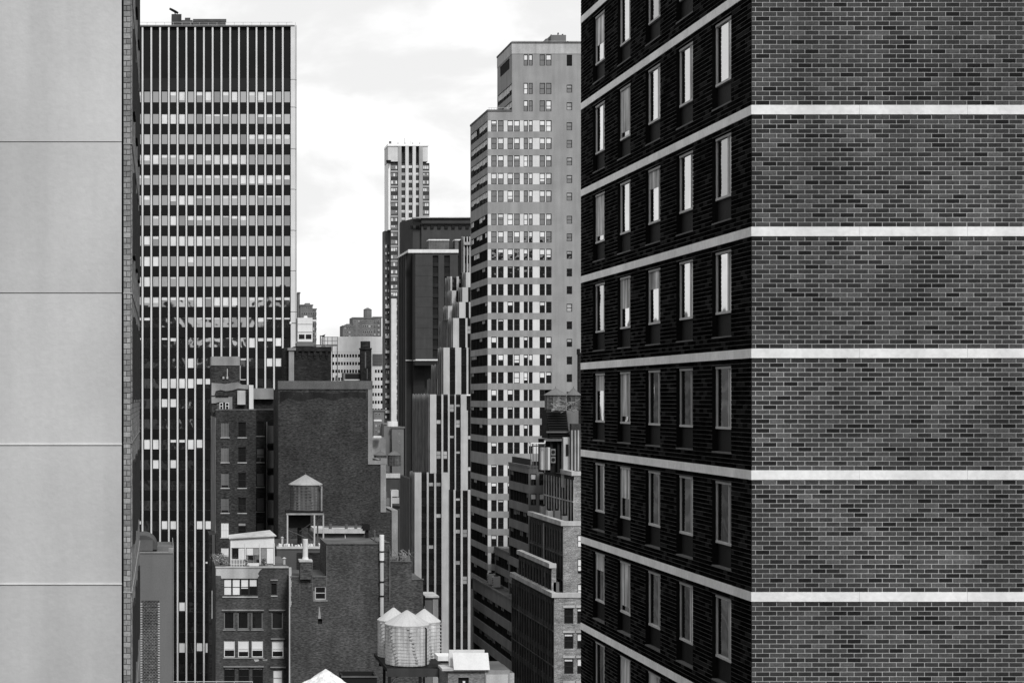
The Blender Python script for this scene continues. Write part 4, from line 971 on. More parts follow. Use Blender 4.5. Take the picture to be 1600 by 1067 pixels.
for (a, b, c, d, m) in ((613, 624, 766, 776, m_lsteel), (614, 625, 778, 787, m_lsteel), (600, 606, 769, 778, m_steel), (602, 612, 779, 790, m_gpaint), (603, 626, 791, 795, m_black)):
    mb = MB(); mb.box(PX(a, 300), PX(b, 300), 301, 303, PZ(d, 300), PZ(c, 300)); mb.build('duct', m, rf2)
mb = MB(); mb.box(PX(611.6, 300), PX(612.8, 300), 300.2, 300.5, PZ(797, 300), PZ(767, 300)); mb.build('standpipe', m_white, rf2)

# ================================================================== big windowless brick wall (D)
YD = 228.0
blank = thing('windowless_brick_building', (PX(508, YD), YD, 0), 'big windowless dark brick wall stepping down to the right behind the wooden water tower', 'building')
for (a, b, y, dz) in ((435, 575, 608, 0), (575.01, 594.5, 725.5, .03), (594.52, 612, 800, .06)):
    block(blank, 'wall', m_dbrick, PX(a, YD), PX(b, YD), YD + dz, YD + 10, 0, PZ(y, YD))
mb = MB(); mb.box(PX(434.5, YD), PX(582, YD), YD - .12, YD + 1, PZ(608, YD) + .004, PZ(595, YD)); mb.build('coping', m_cope, blank)
for (a, b, y0_, y1_) in ((575.02, 582, 608.1, 725.4), (594.6, 603, 719, 800), (612.1, 621.5, 797, 1060)):
    mb = MB(); mb.box(PX(a, YD), PX(b, YD), YD - .06, YD + 9, PZ(y1_, YD), PZ(y0_, YD)); mb.build('stucco_strip', m_stucco, blank)
mb = MB(); mb.box(PX(575, YD), PX(594.5, YD), YD - .1, YD + 1, PZ(725.4, YD), PZ(719.5, YD)); mb.box(PX(594.5, YD), PX(604.5, YD), YD - .11, YD + 1, PZ(725, YD), PZ(716, YD)); mb.build('coping', m_stucco, blank)
random.seed(11)
mb = MB()
for i in range(60):
    x = RU(437, 572); y = RU(612, 845); w = RU(.8, 3); mb.box(PX(x, YD), PX(x + w, YD), YD - .012, YD + .01, PZ(y + RU(.5, 1), YD), PZ(y, YD))
mb.build('brick_patch', W('patched_brick', .07, .3, 0), blank, kind='stuff')
patch(blank, [(437, 612), (452, 611), (470, 614), (490, 612), (520, 615), (548, 612), (572, 613), (572, 622), (545, 620), (520, 626), (498, 621), (470, 627), (450, 622), (437, 630)], YD, W('dark_wash', .02, .4, .3, fine=.4), 'dark_patch', .008)  # ragged band of darker tone just below the coping
patch(blank, [(455, 655), (470, 653), (474, 657), (458, 659)], YD, W('faint_repair', .05, .3, .1, fine=.4), 'repair_patch', .01)
patch(blank, [(552, 668), (566, 667), (567, 674), (554, 676)], YD, W('faint_repair', .05), 'repair_patch', .01)
YD2 = 232.0
ph = thing('brick_penthouse', (PX(488, YD2), YD2, PZ(596, YD2)), 'dark brick penthouse with a corbel frieze and pale side pier under the white unit', 'roof structure')
mb = MB(); mb.box(PX(460, YD2), PX(517.5, YD2), YD2, YD2 + 5, PZ(600, YD2), PZ(549, YD2)); mb.build('wall', m_dbrick2, ph)
mb = MB(); mb.box(PX(459.5, YD2), PX(518, YD2), YD2 - .25, YD2 + 5, PZ(549, YD2), PZ(541.5, YD2)); mb.build('frieze', m_dbrick2, ph)
for i in range(6):
    x = 462 + 9.3 * i; mb = MB(); mb.box(PX(x, YD2), PX(x + 4, YD2), YD2 - .22, YD2, PZ(556, YD2), PZ(549, YD2) - .003); mb.box(PX(x + 1, YD2), PX(x + 3, YD2), YD2 - .15, YD2, PZ(560, YD2), PZ(556, YD2)); mb.build('corbel', m_dbrick2, ph)
mb = MB(); mb.box(PX(451.5, YD2), PX(459.4, YD2), YD2 - .1, YD2 + 2, PZ(600, YD2), PZ(545, YD2)); mb.box(PX(449.5, YD2), PX(462, YD2), YD2 - .3, YD2 + 2, PZ(547.5, YD2) + .003, PZ(543.5, YD2)); mb.build('side_pier', m_stucco, ph)
mb = MB(); mb.box(PX(444, YD2), PX(451.4, YD2), YD2 + 1, YD2 + 5, PZ(600, YD2), PZ(543, YD2)); mb.build('left_wall', m_dbrick2, ph)  # dark brick wall set back left of the pale pier
# cooling unit, white
YU = 233.0
cu_ = thing('cooling_unit', (PX(476, YU), YU, PZ(541, YU)), 'bright white box cooling unit with black louvers on top of the brick penthouse', 'cooling unit')
mb = MB(); mb.box(PX(465.2, YU), PX(488.3, YU), YU, YU + 2, PZ(534, YU), PZ(496.5, YU)); mb.build('casing', m_white, cu_)
mb = MB(); mb.cyl(PX(478.5, YU), YU + 1, PZ(496.5, YU), PZ(493, YU), .28, .2, 12); mb.build('cap', m_white, cu_)
for a, b in ((467, 475.8), (477.8, 486.5)): 
    mb = MB(); mb.box(PX(a, YU), PX(b, YU), YU - .04, YU, PZ(529.5, YU), PZ(522.5, YU)); 
    mb.build('louver', m_black, cu_)
mb = MB(); mb.box(PX(464.8, YU), PX(488.8, YU), YU - .06, YU, PZ(519, YU), PZ(518, YU)); mb.box(PX(464.8, YU), PX(488.8, YU), YU - .05, YU, PZ(506.5, YU), PZ(505.9, YU)); mb.build('seam', m_lsteel, cu_)
mb = MB(); mb.box(PX(463.5, YU), PX(490, YU), YU - .2, YU + 2.2, PZ(540.8, YU), PZ(535.5, YU)); mb.build('base_frame', m_gpaint, cu_)
mb = MB(); mb.box(PX(488.4, YU), PX(494.5, YU), YU + .5, YU + 1.5, PZ(502, YU), PZ(499, YU)); mb.build('hood', m_offw, cu_)
st = thing('standpipe', (PX(456, YU), YU, PZ(543, YU)), 'white pipe with a lamp head standing left of the white cooling unit', 'pipe')
mb = MB(); mb.tube((PX(455, YU), YU, PZ(544, YU)), (PX(455, YU), YU, PZ(505, YU)), .05); mb.tube((PX(456.5, YU), YU, PZ(542, YU)), (PX(456.5, YU), YU, PZ(534, YU)), .14); mb.build('pipe', m_white, st)
mb = MB(); mb.cyl(PX(454, YU), YU, PZ(506, YU), PZ(502.5, YU), .16, .08, 10); mb.build('lamp_head', m_white, st)
mb = MB(); mb.tube((PX(455, YU), YU, PZ(505, YU)), (PX(463.5, YU), YU, PZ(505, YU)), .06); mb.tube((PX(463.5, YU), YU, PZ(498, YU)), (PX(463.5, YU), YU, PZ(534, YU)), .09); mb.build('bracket', m_steel, st)
ra = thing('roof_platform', (PX(515, YU), YU, PZ(541, YU)), 'thin steel roof platform with railings beside the white cooling unit', 'platform')
mb = MB()
for x in (501, 504, 512, 519, 527.3):
    mb.tube((PX(x, YU), YU, PZ(539.5, YU)), (PX(x, YU), YU, PZ(526, YU)), .035)
for y in (526.5, 532.5): mb.tube((PX(503, YU), YU, PZ(y, YU)), (PX(527.3, YU), YU, PZ(y, YU)), .03)
mb.tube((PX(500.8, YU), YU, PZ(524, YU)), (PX(500.8, YU), YU, PZ(538, YU)), .08); mb.build('railing', m_steel, ra)
mb = MB(); mb.box(PX(490.3, YU), PX(527.5, YU), YU, YU + 2, PZ(540, YU), PZ(538.3, YU)); mb.build('deck', m_steel, ra)
mb = MB(); mb.tube((PX(527, YU), YU, PZ(539.5, YU)), (PX(527, YU), YU, PZ(600, YU)), .06); mb.tube((PX(521, YU), YU + 1.6, PZ(539.5, YU)), (PX(521, YU), YU + 1.6, PZ(600, YU)), .04); mb.build('leg', m_steel, ra)
mb = MB(); mb.q([(PX(501.5, YU), YU, PZ(524.8, YU)), (PX(507, YU), YU, PZ(525.5, YU)), (PX(508.8, YU), YU + .3, PZ(522, YU)), (PX(506, YU), YU + .3, PZ(523.5, YU))]); mb.box(PX(501.5, YU), PX(507.5, YU), YU, YU + .3, PZ(526, YU), PZ(524.6, YU)); mb.build('floodlight', m_black, ra)
ch = thing('brick_chimney', (PX(572, 230), 230, PZ(596, 230)), 'tall dark brick chimney with a round cap in front of the white building', 'chimney')
mb = MB(); mb.box(PX(564, 230), PX(580.5, 230), 230, 231.4, PZ(600, 230), PZ(546, 230)); mb.box(PX(563, 230), PX(581, 230), 229.85, 231.6, PZ(546, 230) + .002, PZ(543.6, 230)); mb.build('shaft', m_dbrick2, ch)
mb = MB(); mb.cyl(PX(572, 230), 230.8, PZ(543.6, 230), PZ(533, 230), PX(VX + 7.7, 230), n=18); mb.build('cap', m_dbrick2, ch)
mb = MB(); mb.box(PX(570, 230), PX(572, 230), 229.96, 230, PZ(575, 230), PZ(550, 230)); mb.box(PX(573, 230), PX(574.5, 230), 229.96, 230, PZ(592, 230), PZ(576, 230)); mb.build('lime_streak', m_cope, ch)
sk = thing('skylight', (PX(550, 231), 231, PZ(596, 231)), 'low dark roof hatch with a pale sill between the penthouse and the chimney', 'skylight')
mb = MB(); mb.box(PX(536.5, 231), PX(563, 231), 231, 233, PZ(597, 231), PZ(582.5, 231)); mb.build('curb', m_gpaint, sk)
mb = MB(); mb.box(PX(539.5, 231), PX(562.5, 231), 230.92, 231, PZ(592, 231), PZ(584, 231)); mb.build('opening', m_black, sk)
mb = MB(); mb.box(PX(538, 231), PX(563.5, 231), 230.8, 231, PZ(594.5, 231), PZ(592.5, 231)); mb.build('sill', m_lsteel, sk)

# ================================================================== old brick apartment building (C)
YC = 238.0
oldb = thing('brick_apartment_building', (PX(368, YC), YC, 0), 'dark brick apartment house with a patched stucco penthouse, beside the finned tower', 'building')
oC = (PX(337, YC), YC, 0); hC = []; its = []
cells = []
for i, y in enumerate((659.5, 698.5, 738.5, 777.5, 816, 855, 894, 933)):
    cells += [(345.5, 357.5, y, y + 23.5, i), (372, 384.5, y, y + 23.5, i)]
for (a, b, c, d, i) in cells:
    hC.append(hpx((a, b, c, d), oC, YC))
    bl_ = {0: .0, 1: .0}.get(i, RC([0, .1, .6]))
    if a < 350: me = winmesh(PX(b, YC) - PX(a, YC), PZ(c, YC) - PZ(d, YC), m_midframe if i < 4 else m_whiteframe, g_dark, .05, 3 if i in (0, 1, 4) else 1, 2, 1 if i in (0, 1, 4) else .85, m_bdim if i < 4 else m_blind)
    else: me = winmesh(PX(b, YC) - PX(a, YC), PZ(c, YC) - PZ(d, YC), m_darkframe, g_dark, .07, 1, 2, [.0, .0, .0, .0, .2, 0, 0, 0][i], m_blind2)
    its.append((me, (PX(a, YC), YC + .12, PZ(d, YC)), 0.0))
    if d < 850: q = MB(); q.box(PX(a - 1, YC), PX(b + 1.3, YC), YC - .1, YC + .1, PZ(d + 1.4, YC), PZ(d, YC) - .003); q.build('sill', m_pstucco, oldb)
block(oldb, 'wall', m_dbrick, PX(337, YC), PX(400, YC), YC, YC * 84 / 77, 0, PZ(641, YC), hC, depth=.2)
add_windows(oldb, its)
mb = MB(); mb.box(PX(336.8, YC) - .05, PX(337, YC) - .003, YC + .1, YC * 84 / 77, 0, PZ(652, YC)); mb.build('side_render', W('side_render', .2, .3, .3), oldb)
mb = MB(); mb.box(PX(337, YC), PX(400.4, YC), YC - .06, YC + .4, PZ(641, YC) + .003, PZ(639, YC)); mb.build('coping', m_cope, oldb)
block(oldb, 'penthouse_wall', m_dbrick, PX(331, YC + 4), PX(390.5, YC + 4), YC + 4, YC + 12, PZ(645, YC), PZ(601, YC + 4))
block(oldb, 'penthouse_wall', m_dbrick, PX(330, YC + 6), PX(374.5, YC + 6), YC + 6, YC + 12, PZ(603, YC), PZ(571, YC + 6))
mb = MB(); Yc = YC + 6; mb.box(PX(330, Yc), PX(375, Yc), Yc - .1, Yc + 6, PZ(571, Yc) + .003, PZ(557, Yc)); mb.build('parapet', m_stucco, oldb)
patch(oldb, [(330.5, 598), (345, 599), (352, 600), (362, 598), (372, 597), (378, 601), (392, 601), (392, 608), (385, 608), (372, 607), (362, 610), (352, 611), (345, 609), (337, 611), (335, 618), (330.5, 618)], YC + 3.9)
patch(oldb, [(330.5, 620), (363, 620), (363, 641), (359, 641), (357, 629), (343, 628), (336, 630), (330.5, 630)], YC + 3.85)
for a, b in ((343, 348.5), (352, 358)):
    put('window', winmesh(PX(b, YC) - PX(a, YC), .95, m_whiteframe, g_dark, .09, 1, 2, 0), oldb, (PX(a, YC + 3.7), YC + 3.7, PZ(640, YC + 3.7)))
mb = MB(); Yc = YC + 3; mb.box(PX(371, Yc), PX(383.5, Yc), Yc, Yc + .9, PZ(632, Yc), PZ(610, Yc)); mb.build('vent_box', m_pstucco, oldb)
mb = MB(); mb.box(PX(389.3, Yc), PX(396, Yc), Yc, Yc + .8, PZ(642, Yc), PZ(601.5, Yc)); mb.build('white_flue', m_white, oldb)
mb = MB(); mb.box(PX(354.5, YC + 6), PX(355.7, YC + 6), YC + 5.85, YC + 6, PZ(592, YC + 6), PZ(576, YC + 6)); mb.cyl(PX(349, YC + 6), YC + 5.9, PZ(592, YC + 6), PZ(588.5, YC + 6), .14, n=8); mb.cyl(PX(355, YC + 6), YC + 5.9, PZ(592, YC + 6), PZ(588.5, YC + 6), .14, n=8); mb.build('lamp', m_lsteel, oldb)
mb = MB(); mb.tube((PX(375.5, YC + 6), YC + 6, PZ(571, YC + 6)), (PX(375.5, YC + 6), YC + 6, PZ(593, YC + 6)), .05); mb.box(PX(375.5, YC + 6), PX(384, YC + 6), YC + 5.9, YC + 6.1, PZ(594, YC + 6), PZ(592.3, YC + 6)); mb.build('bracket', m_lsteel, oldb)
mb = MB(); mb.box(PX(337, YC + 4), PX(357, YC + 4), YC + 3.6, YC + 3.99, PZ(619.3, YC + 4), PZ(617.8, YC + 4)); mb.build('lintel', m_black, oldb)
# recessed light well between C and D
Yw = 246.0
well = thing('light_well_building', (PX(414, Yw), Yw, 0), 'black recessed light well with stacked curved ducts between the two dark brick buildings', 'building')
hW = []; its = []; oW = (PX(396, Yw), Yw, 0)
for i, y in enumerate((659, 700, 738.5, 777, 816)):
    r_ = (401, 413, y, y + 21.5); hW.append(hpx(r_, oW, Yw)); its.append((winmesh(PX(12 + VX, Yw), 21.5 * Yw / F, m_darkframe, g_dark, .07, 1, 1 if i > 1 else 2, (0, .7, 1, 1, 1)[i], m_gpaint if 0 else W('dim_shade', .1)), (PX(401, Yw), Yw + .12, PZ(y + 21.5, Yw)), 0.0))
    q = MB(); q.box(PX(400, Yw), PX(413.5, Yw), Yw - .08, Yw + .1, PZ(y + 23.2, Yw), PZ(y + 21.9, Yw)); q.build('sill', m_stucco, well)
block(well, 'wall', m_dbrick2, PX(396, Yw), PX(440, Yw), Yw, Yw + 10, 0, PZ(640, Yw), hW, depth=.2); add_windows(well, its)
for i, y in enumerate((665, 703.5, 742, 781, 820)):
    mb = MB(); mb.cyl(PX(422.5, Yw), Yw - .5, PZ(y + 27, Yw), PZ(y, Yw), .42, n=14); mb.build('duct', W('duct_metal', .11, .2, .2), well)
    mb = MB(); mb.box(PX(417, Yw), PX(430, Yw), Yw - 1, Yw, PZ(y + 31, Yw), PZ(y + 28, Yw)); mb.build('landing', m_black, well)
mb = MB(); mb.tube((PX(416.5, Yw), Yw - .6, 0), (PX(416.5, Yw), Yw - .6, PZ(659, Yw)), .06); mb.build('pipe', m_stucco, well)
gb = thing('grey_bulkhead', (PX(411, 275), 275, 0), 'plain pale grey panel box above the black light well', 'roof structure')
mb = MB(); mb.box(PX(396, 275), PX(428, 275), 275, 279, PZ(623.5, 275), PZ(606.5, 275)); mb.build('panel', m_stucco, gb)
mb = MB(); mb.box(PX(388, 275), PX(440, 275), 276, 282, 0, PZ(623.6, 275)); mb.build('wall', m_dbrick2, gb)

# ================================================================== wooden water tower (E) and the roof it stands on
YE = 205.0
er = thing('rendered_building', (PX(470, YE), YE - 2, 0), 'low grey rendered building under the wooden water tower', 'building')
Ye = YE - 3
mb = MB(); mb.box(PX(432.5, Ye), PX(512, Ye), Ye, Ye + 14, 0, PZ(857, Ye)); mb.build('wall', W('slate_render', .075, .1, .1), er)
mb = MB(); mb.box(PX(432, Ye), PX(512, Ye), Ye - .15, Ye + .3, PZ(857, Ye) + .003, PZ(853.5, Ye)); mb.build('coping', m_pstucco, er)
mb = MB(); mb.box(PX(464, Ye), PX(511, Ye), Ye - .2, Ye, PZ(900, Ye), PZ(863, Ye)); mb.build('dark_recess', m_dbrick2, er)
te = tank('wooden water tank with a pale cone roof, on a steel frame against the windowless wall', 477.5, 49, 757.5, 798, 741.5, YE, m_tankg, W('pale_cone_roof', .27, .1, .1), 9, .03, over=2, ladder=None)
fr_ = thing('water_tower_frame', (te[1], te[2], PZ(853, YE)), 'steel frame with crossed braces under the wooden water tank', 'frame')
zt_, zb_ = PZ(801, YE), PZ(853, YE) - .5; xa, xb = PX(447, YE), PX(506, YE)
mb = MB(); mb.box(xa, xb, YE - .3, YE - .1, PZ(804, YE), PZ(801.5, YE)); mb.build('beam', W('weathered_steel', .24, .3, .2), fr_); mb = MB(); mb.box(xa, xb, YE + 3.6, YE + 3.8, PZ(804, YE), PZ(801, YE)); mb.build('beam', m_steel, fr_)
mb = MB(); mb.box(xa + .1, xb - .1, YE - .09, YE + 3.59, PZ(800.9, YE), PZ(798.6, YE)); mb.build('deck', m_black, fr_)
for x, y in ((449, 0), (491, 0), (505, 0), (454, 3.4), (486, 3.4), (500, 3.4)):
    mb = MB(); mb.box(PX(x, YE) - .08, PX(x, YE) + .08, YE - .28 + y, YE - .12 + y, zb_, PZ(804, YE) - .004); mb.build('leg', m_lsteel if y == 0 else m_steel, fr_)
mb = MB(); mb.tube((PX(449, YE), YE + 3, zb_ + .8), (PX(502, YE), YE, PZ(806, YE)), .06); mb.tube((PX(450, YE), YE, PZ(828, YE)), (PX(498, YE), YE + 3, PZ(850, YE)), .05); mb.tube((PX(455, YE), YE + 2, PZ(806, YE)), (PX(497, YE), YE + 2, PZ(848, YE)), .04); mb.build('brace', m_steel, fr_)
mb = MB(); mb.box(PX(452, YE), PX(487, YE), YE + 1.5, YE + 2.5, PZ(826, YE), PZ(805, YE)); mb.cyl(PX(470, YE), YE + 2, zb_, PZ(826, YE), .25, n=10); mb.build('riser_box', m_black, fr_)
mb = MB(); mb.box(PX(502, YE), PX(504.5, YE), YE + .6, YE + .9, PZ(801, YE), PZ(760, YE)); mb.tube((PX(499, YE), YE, PZ(758, YE)), (PX(503, YE), YE + .7, PZ(762, YE)), .06)
mb.build('ladder', m_stucco, fr_)
random.seed(3)
cl = MB()
for i in range(34): x = RU(433, 508); cl.box(PX(x, Ye), PX(x + RU(.8, 3), Ye), Ye + RU(-.1, 1), Ye + RU(1.05, 1.6), PZ(854, Ye), PZ(RU(849, 853), Ye))
o = cl.build('roof_clutter', m_offw); o['label'] = 'strewn pale cans and blocks along the roof edge under the wooden water tower'; o['category'] = 'roof clutter'
# low penthouse behind with pale fascia and pipes on top
Yh = 214.0
lp = thing('low_penthouse', (PX(535, Yh), Yh, 0), 'low grey roof house with a pale fascia right of the wooden water tower', 'roof structure')
mb = MB(); mb.box(PX(489, Yh), PX(573, Yh), Yh, Yh + 5, 0, PZ(833, Yh)); mb.build('wall', W('roof_house_wall', .075), lp)
mb = MB(); mb.box(PX(491, Yh), PX(569, Yh), Yh - .5, Yh + 5, PZ(832.5, Yh) + .003, PZ(826, Yh)); mb.build('fascia', m_pstucco, lp)
mb = MB(); mb.box(PX(566, Yh), PX(577, Yh), Yh - .6, Yh + 1, PZ(827.5, Yh), PZ(818, Yh)); mb.box(PX(571.5, Yh), PX(575.5, Yh), Yh - .3, Yh, PZ(851, Yh), PZ(827.5, Yh)); mb.build('vent_hood', m_black, lp)
mb = MB(); mb.tube((PX(506, Yh), Yh, PZ(822.5, Yh)), (PX(568, Yh), Yh, PZ(822.5, Yh)), .1)
for x in (516, 541, 556): mb.cyl(PX(x, Yh), Yh, PZ(826, Yh), PZ(818, Yh), .18, n=8)
mb.build('pipe', m_steel, lp)
mb = MB(); mb.tube((PX(539.2, Yh), Yh - .1, PZ(850, Yh)), (PX(539.2, Yh), Yh - .1, PZ(834, Yh)), .05); mb.build('pipe', m_offw, lp)
for i, (a, b, c) in enumerate(((512, 519, 841), (520, 532, 838), (543, 555, 843))):
    mb = MB(); mb.box(PX(a, Yh), PX(b, Yh), Yh - 1.2, Yh - .4, PZ(850, Yh), PZ(c + 2, Yh)); mb.build('roof_unit', [m_gpaint, m_steel, m_stucco][i], lp)

# ================================================================== brick building with chimney (F)
YF = 185.0
fb_ = thing('brick_warehouse', (PX(520, YF), YF, 0), 'tall plain grey-brown brick wall with a small window slot, behind the three white water tanks', 'building')
hf_ = [hpx((492, 509.5, 916, 936.5), (PX(453, YF), YF, 0), YF), hpx((496.5, 503.5, 966.5, 974.5), (PX(453, YF), YF, 0), YF)]
block(fb_, 'wall', m_fbrick, PX(453, YF), PX(510.5, YF), YF, YF + 8, 0, PZ(901.5, YF), hf_, depth=.3)
mb = MB(); mb.box(PX(496.5, YF), PX(503.5, YF), YF + .3, YF + .35, PZ(974.5, YF), PZ(966.5, YF)); mb.build('vent_hole', m_black, fb_)
put('window', winmesh(PX(17.5 + VX, YF), 20.5 * YF / F, m_lsteel, g_dark, .1, 1, 2, .0), fb_, (PX(492, YF), YF + .1, PZ(936.5, YF)))
block(fb_, 'wall', m_fbrick, PX(510.52, YF), PX(592, YF), YF + .02, YF + 8, 0, PZ(850, YF))
block(fb_, 'wall', m_fbrick, PX(592.02, YF), PX(609.5, YF), YF + .5, YF + 8, 0, PZ(848.5, YF))
block(fb_, 'wall', m_fbrick, PX(609.52, YF), PX(645, YF), YF + .8, YF + 8, 0, PZ(879, YF))
block(fb_, 'wall', m_fbrick, PX(645.02, YF), PX(663, YF), YF + .82, YF + 8, 0, PZ(907, YF))
for (a, b, y, dy) in ((453, 467.5, 901.5, 0), (487.5, 510.5, 901.5, 0), (510.5, 592, 850, 0), (592, 609.5, 848.5, .5), (609.5, 645, 879, .8), (645, 664, 907, .8)):
    mb = MB(); mb.box(PX(a, YF), PX(b, YF) - .01, YF + dy - .08, YF + dy + .4, PZ(y, YF) + .003, PZ(y - 1.6, YF)); mb.build('coping', m_cope, fb_)
random.seed(5)
mb = MB(); y = 886
while y < 945:
    mb.box(PX(451.6, YF), PX(454.3 + RU(0, 1.4), YF), YF - .05, YF + .1, PZ(y + 2.6, YF), PZ(y, YF)); y += 2.8
mb.box(PX(451.5, YF), PX(453.4, YF), YF - .04, YF + .1, PZ(1070, YF), PZ(945, YF)); mb.build('toothed_edge', m_pstucco, fb_)
for x in (468, 487.6, 510, 608.6):
    mb = MB(); mb.box(PX(x, YF), PX(x + 1.1, YF), YF - .03, YF + .1, PZ(938, YF), PZ(878 if x < 600 else 850, YF) if x < 488 else PZ(852, YF)); mb.build('edge_strip', m_cope, fb_)
mb = MB(); mb.box(PX(489.5, YF), PX(512, YF), YF - .06, YF, PZ(939, YF), PZ(937, YF)); mb.box(PX(489.5, YF), PX(491.5, YF), YF - .06, YF, PZ(937, YF) + .003, PZ(923, YF)); mb.build('window_surround', m_stucco, fb_)
patch(fb_, [(498.2, 946), (499.6, 950), (501.5, 966), (497, 966), (498, 955)], YF, m_stucco)
mb = MB(); mb.box(PX(468.5, YF), PX(486.5, YF), YF - .5, YF + 1, PZ(904, YF), PZ(877, YF)); mb.build('chimney', m_fbrick, fb_)
mb = MB(); mb.box(PX(467, YF), PX(487.5, YF), YF - .62, YF + 1.1, PZ(877, YF) + .003, PZ(874, YF)); mb.build('chimney_cap', m_pstucco, fb_)
mb = MB(); mb.cyl(PX(477.3, YF), YF + .2, PZ(874, YF), PZ(842, YF), .27, n=16); mb.cyl(PX(477.3, YF), YF + .2, PZ(874, YF), PZ(870, YF), .36, .28, n=16); mb.build('flue', m_offw, fb_)
vp = thing('vent_pipe', (PX(596, YF), YF - .4, PZ(962, YF)), 'tall white vent pipe with black clamps running up the brick wall above the white tanks', 'pipe')
segs = [835, 861, 876, 908, 930, 962]
for i in range(5):
    mb = MB(); mb.cyl(PX(596, YF), YF - .3, PZ(segs[i + 1], YF) + .06, PZ(segs[i], YF), .24 if i < 2 else .2, n=14); mb.build('pipe', m_offw if i < 2 else m_lsteel, vp)
for y in segs[1:-1]:
    mb = MB(); mb.cyl(PX(596, YF), YF - .3, PZ(y + 1, YF), PZ(y - 1, YF), .28, n=14); mb.build('clamp', m_black, vp)
rc = thing('antenna_cluster', (PX(625, YF + 3), YF + 3, PZ(880, YF)), 'tangle of small pale antennas and frames on the stepped brick wall', 'antenna')
random.seed(9); mb = MB()
for i in range(46):
    x = RU(610, 640); y = RU(862, 880); p = (PX(x, YF + 3), YF + RU(1.5, 4), PZ(y, YF + 3)); mb.tube(p, (p[0] + RU(-.7, .7), p[1] + RU(-.3, .3), p[2] + RU(-.5, .5)), RU(.015, .05), 5)
for x in (612, 620, 628, 634, 639): mb.tube((PX(x, YF + 3), YF + 3, PZ(884, YF)), (PX(x, YF + 3), YF + 3, PZ(RU(862, 870), YF)), .04)
mb.build('antenna_tangle', m_stucco, rc, kind='stuff')
mb = MB()
for x in (626, 636): mb.tube((PX(x, YF + 2), YF + 2, PZ(885, YF)), (PX(x + 3, YF + 2), YF + 2, PZ(866, YF)), .06)
mb.box(PX(625, YF + 2), PX(641, YF + 2), YF + 2, YF + 2.8, PZ(888, YF), PZ(872, YF)); mb.build('cabinet', m_gpaint, rc)
sb2 = thing('stucco_bulkhead', (PX(675, 190), 190, 0), 'narrow two-tone grey bulkhead between the brick wall and the stepped tower', 'roof structure')
mb = MB(); mb.box(PX(664, 190), PX(676, 190), 190, 194, 0, PZ(934, 190)); mb.build('wall', m_gpaint if 0 else W('bulkhead_brick', .1, .2, .2), sb2)
mb = MB(); mb.box(PX(676.02, 190), PX(684.5, 190), 189.9, 194, 0, PZ(933, 190)); mb.build('wall', m_stucco, sb2)
mb = MB(); mb.box(PX(664, 190), PX(685.5, 190), 189.7, 194, PZ(933, 190) + .004, PZ(930.5, 190)); mb.build('coping', m_pstucco, sb2)

# ================================================================== brick house with sunroom (G)
YG = 188.0
gh = thing('brick_house', (PX(394, YG), YG, 0), 'brick house with white sash windows, pale stucco top and a sunroom on its roof', 'building')
oG = (PX(337, YG), YG, 0)
wing = [(349.5, 402.5, 904, 930, 'quad'), (423.7, 432.5, 911, 929, 's')]
for a, b in ((350, 366.5), (371.5, 388.5), (393, 410.5), (424.5, 442)): wing.append((a, b, 955.5, 982.5, 'dark'))
for a, b in ((350, 367.2), (372, 389), (393.3, 411.2), (425, 443)): wing.append((a, b, 1000, 1026.5, 'white'))
for a, b in ((350, 367), (372.3, 389.5), (394, 411)): wing.append((a, b, 1043, 1070, 'dark2'))
wing.append((426.5, 441.5, 1046, 1072, 'wh2'))
hG = [hpx(w[:4], oG, YG) for w in wing]; 
block(gh, 'wall', m_gbrick, PX(337, YG), PX(451.3, YG), YG, YG + 14, 0, PZ(887, YG), hG, depth=.22)
m_dkw = W('dark_room_frame', .05)
for i, (a, b, c, d, kd) in enumerate(wing):
    w_ = PX(b, YG) - PX(a, YG); h_ = PZ(c, YG) - PZ(d, YG)
    if kd == 'quad':
        for j, bb in enumerate((1, 1, .6, .45)):
            put('window', winmesh(w_ / 4 - .02, h_, m_darkframe, g_dark, .07, 1, 2, bb, m_blind), gh, (PX(a, YG) + j * w_ / 4, YG + .12, PZ(d, YG)))
    else:
        sty = {'s': (m_darkframe, .06, 1, 1, 0, g_dark), 'dark': (m_midframe, .09, 1, 1, 0, g_dark), 'white': (m_whiteframe, .085, 1, 2, (.62, .68, .6, .7)[i % 4], g_dark),
               'dark2': (m_darkframe, .07, 1, 2, .06, g_dark), 'wh2': (m_midframe, .07, 1, 2, .95, g_dark)}[kd]
        put('window', winmesh(w_, h_, sty[0], sty[5], sty[1], sty[2], sty[3], sty[4], m_blind), gh, (PX(a, YG), YG + .12, PZ(d, YG)))
for (a, b, y) in ((347.5, 403, 933), (423, 433.5, 931.5), (348, 368, 984.5), (371, 389.5, 984.5), (392, 412, 984.5), (348.5, 413, 1028.6), (424, 444, 1028.6)):
    mb = MB(); mb.box(PX(a, YG), PX(b, YG), YG - .1, YG + .1, PZ(y, YG), PZ(y - 1.6, YG)); mb.build('sill', m_pstucco if y < 940 else m_stucco, gh)
for (a, b, y) in ((346.5, 412.5, 953.5), (420, 445.5, 953.5), (349, 412, 1041.5), (422, 446.5, 1042.5), (423, 445, 998.3), (422.5, 434, 906.5)):
    mb = MB(); mb.box(PX(a, YG), PX(b, YG), YG - .18, YG + .05, PZ(y + .2, YG), PZ(y - 1.6, YG)); mb.build('lintel', m_stucco, gh)
patch(gh, [(337.2, 887), (404, 887), (410, 888), (406, 891), (403, 896), (405, 899), (402, 903.4), (346, 903.4), (345, 899), (337.2, 899)], YG, m_pstucco)
mb = MB(); mb.box(PX(336.5, YG), PX(451, YG), YG - .12, YG + .35, PZ(887, YG) + .003, PZ(884.8, YG)); mb.build('coping', m_pstucco, gh)
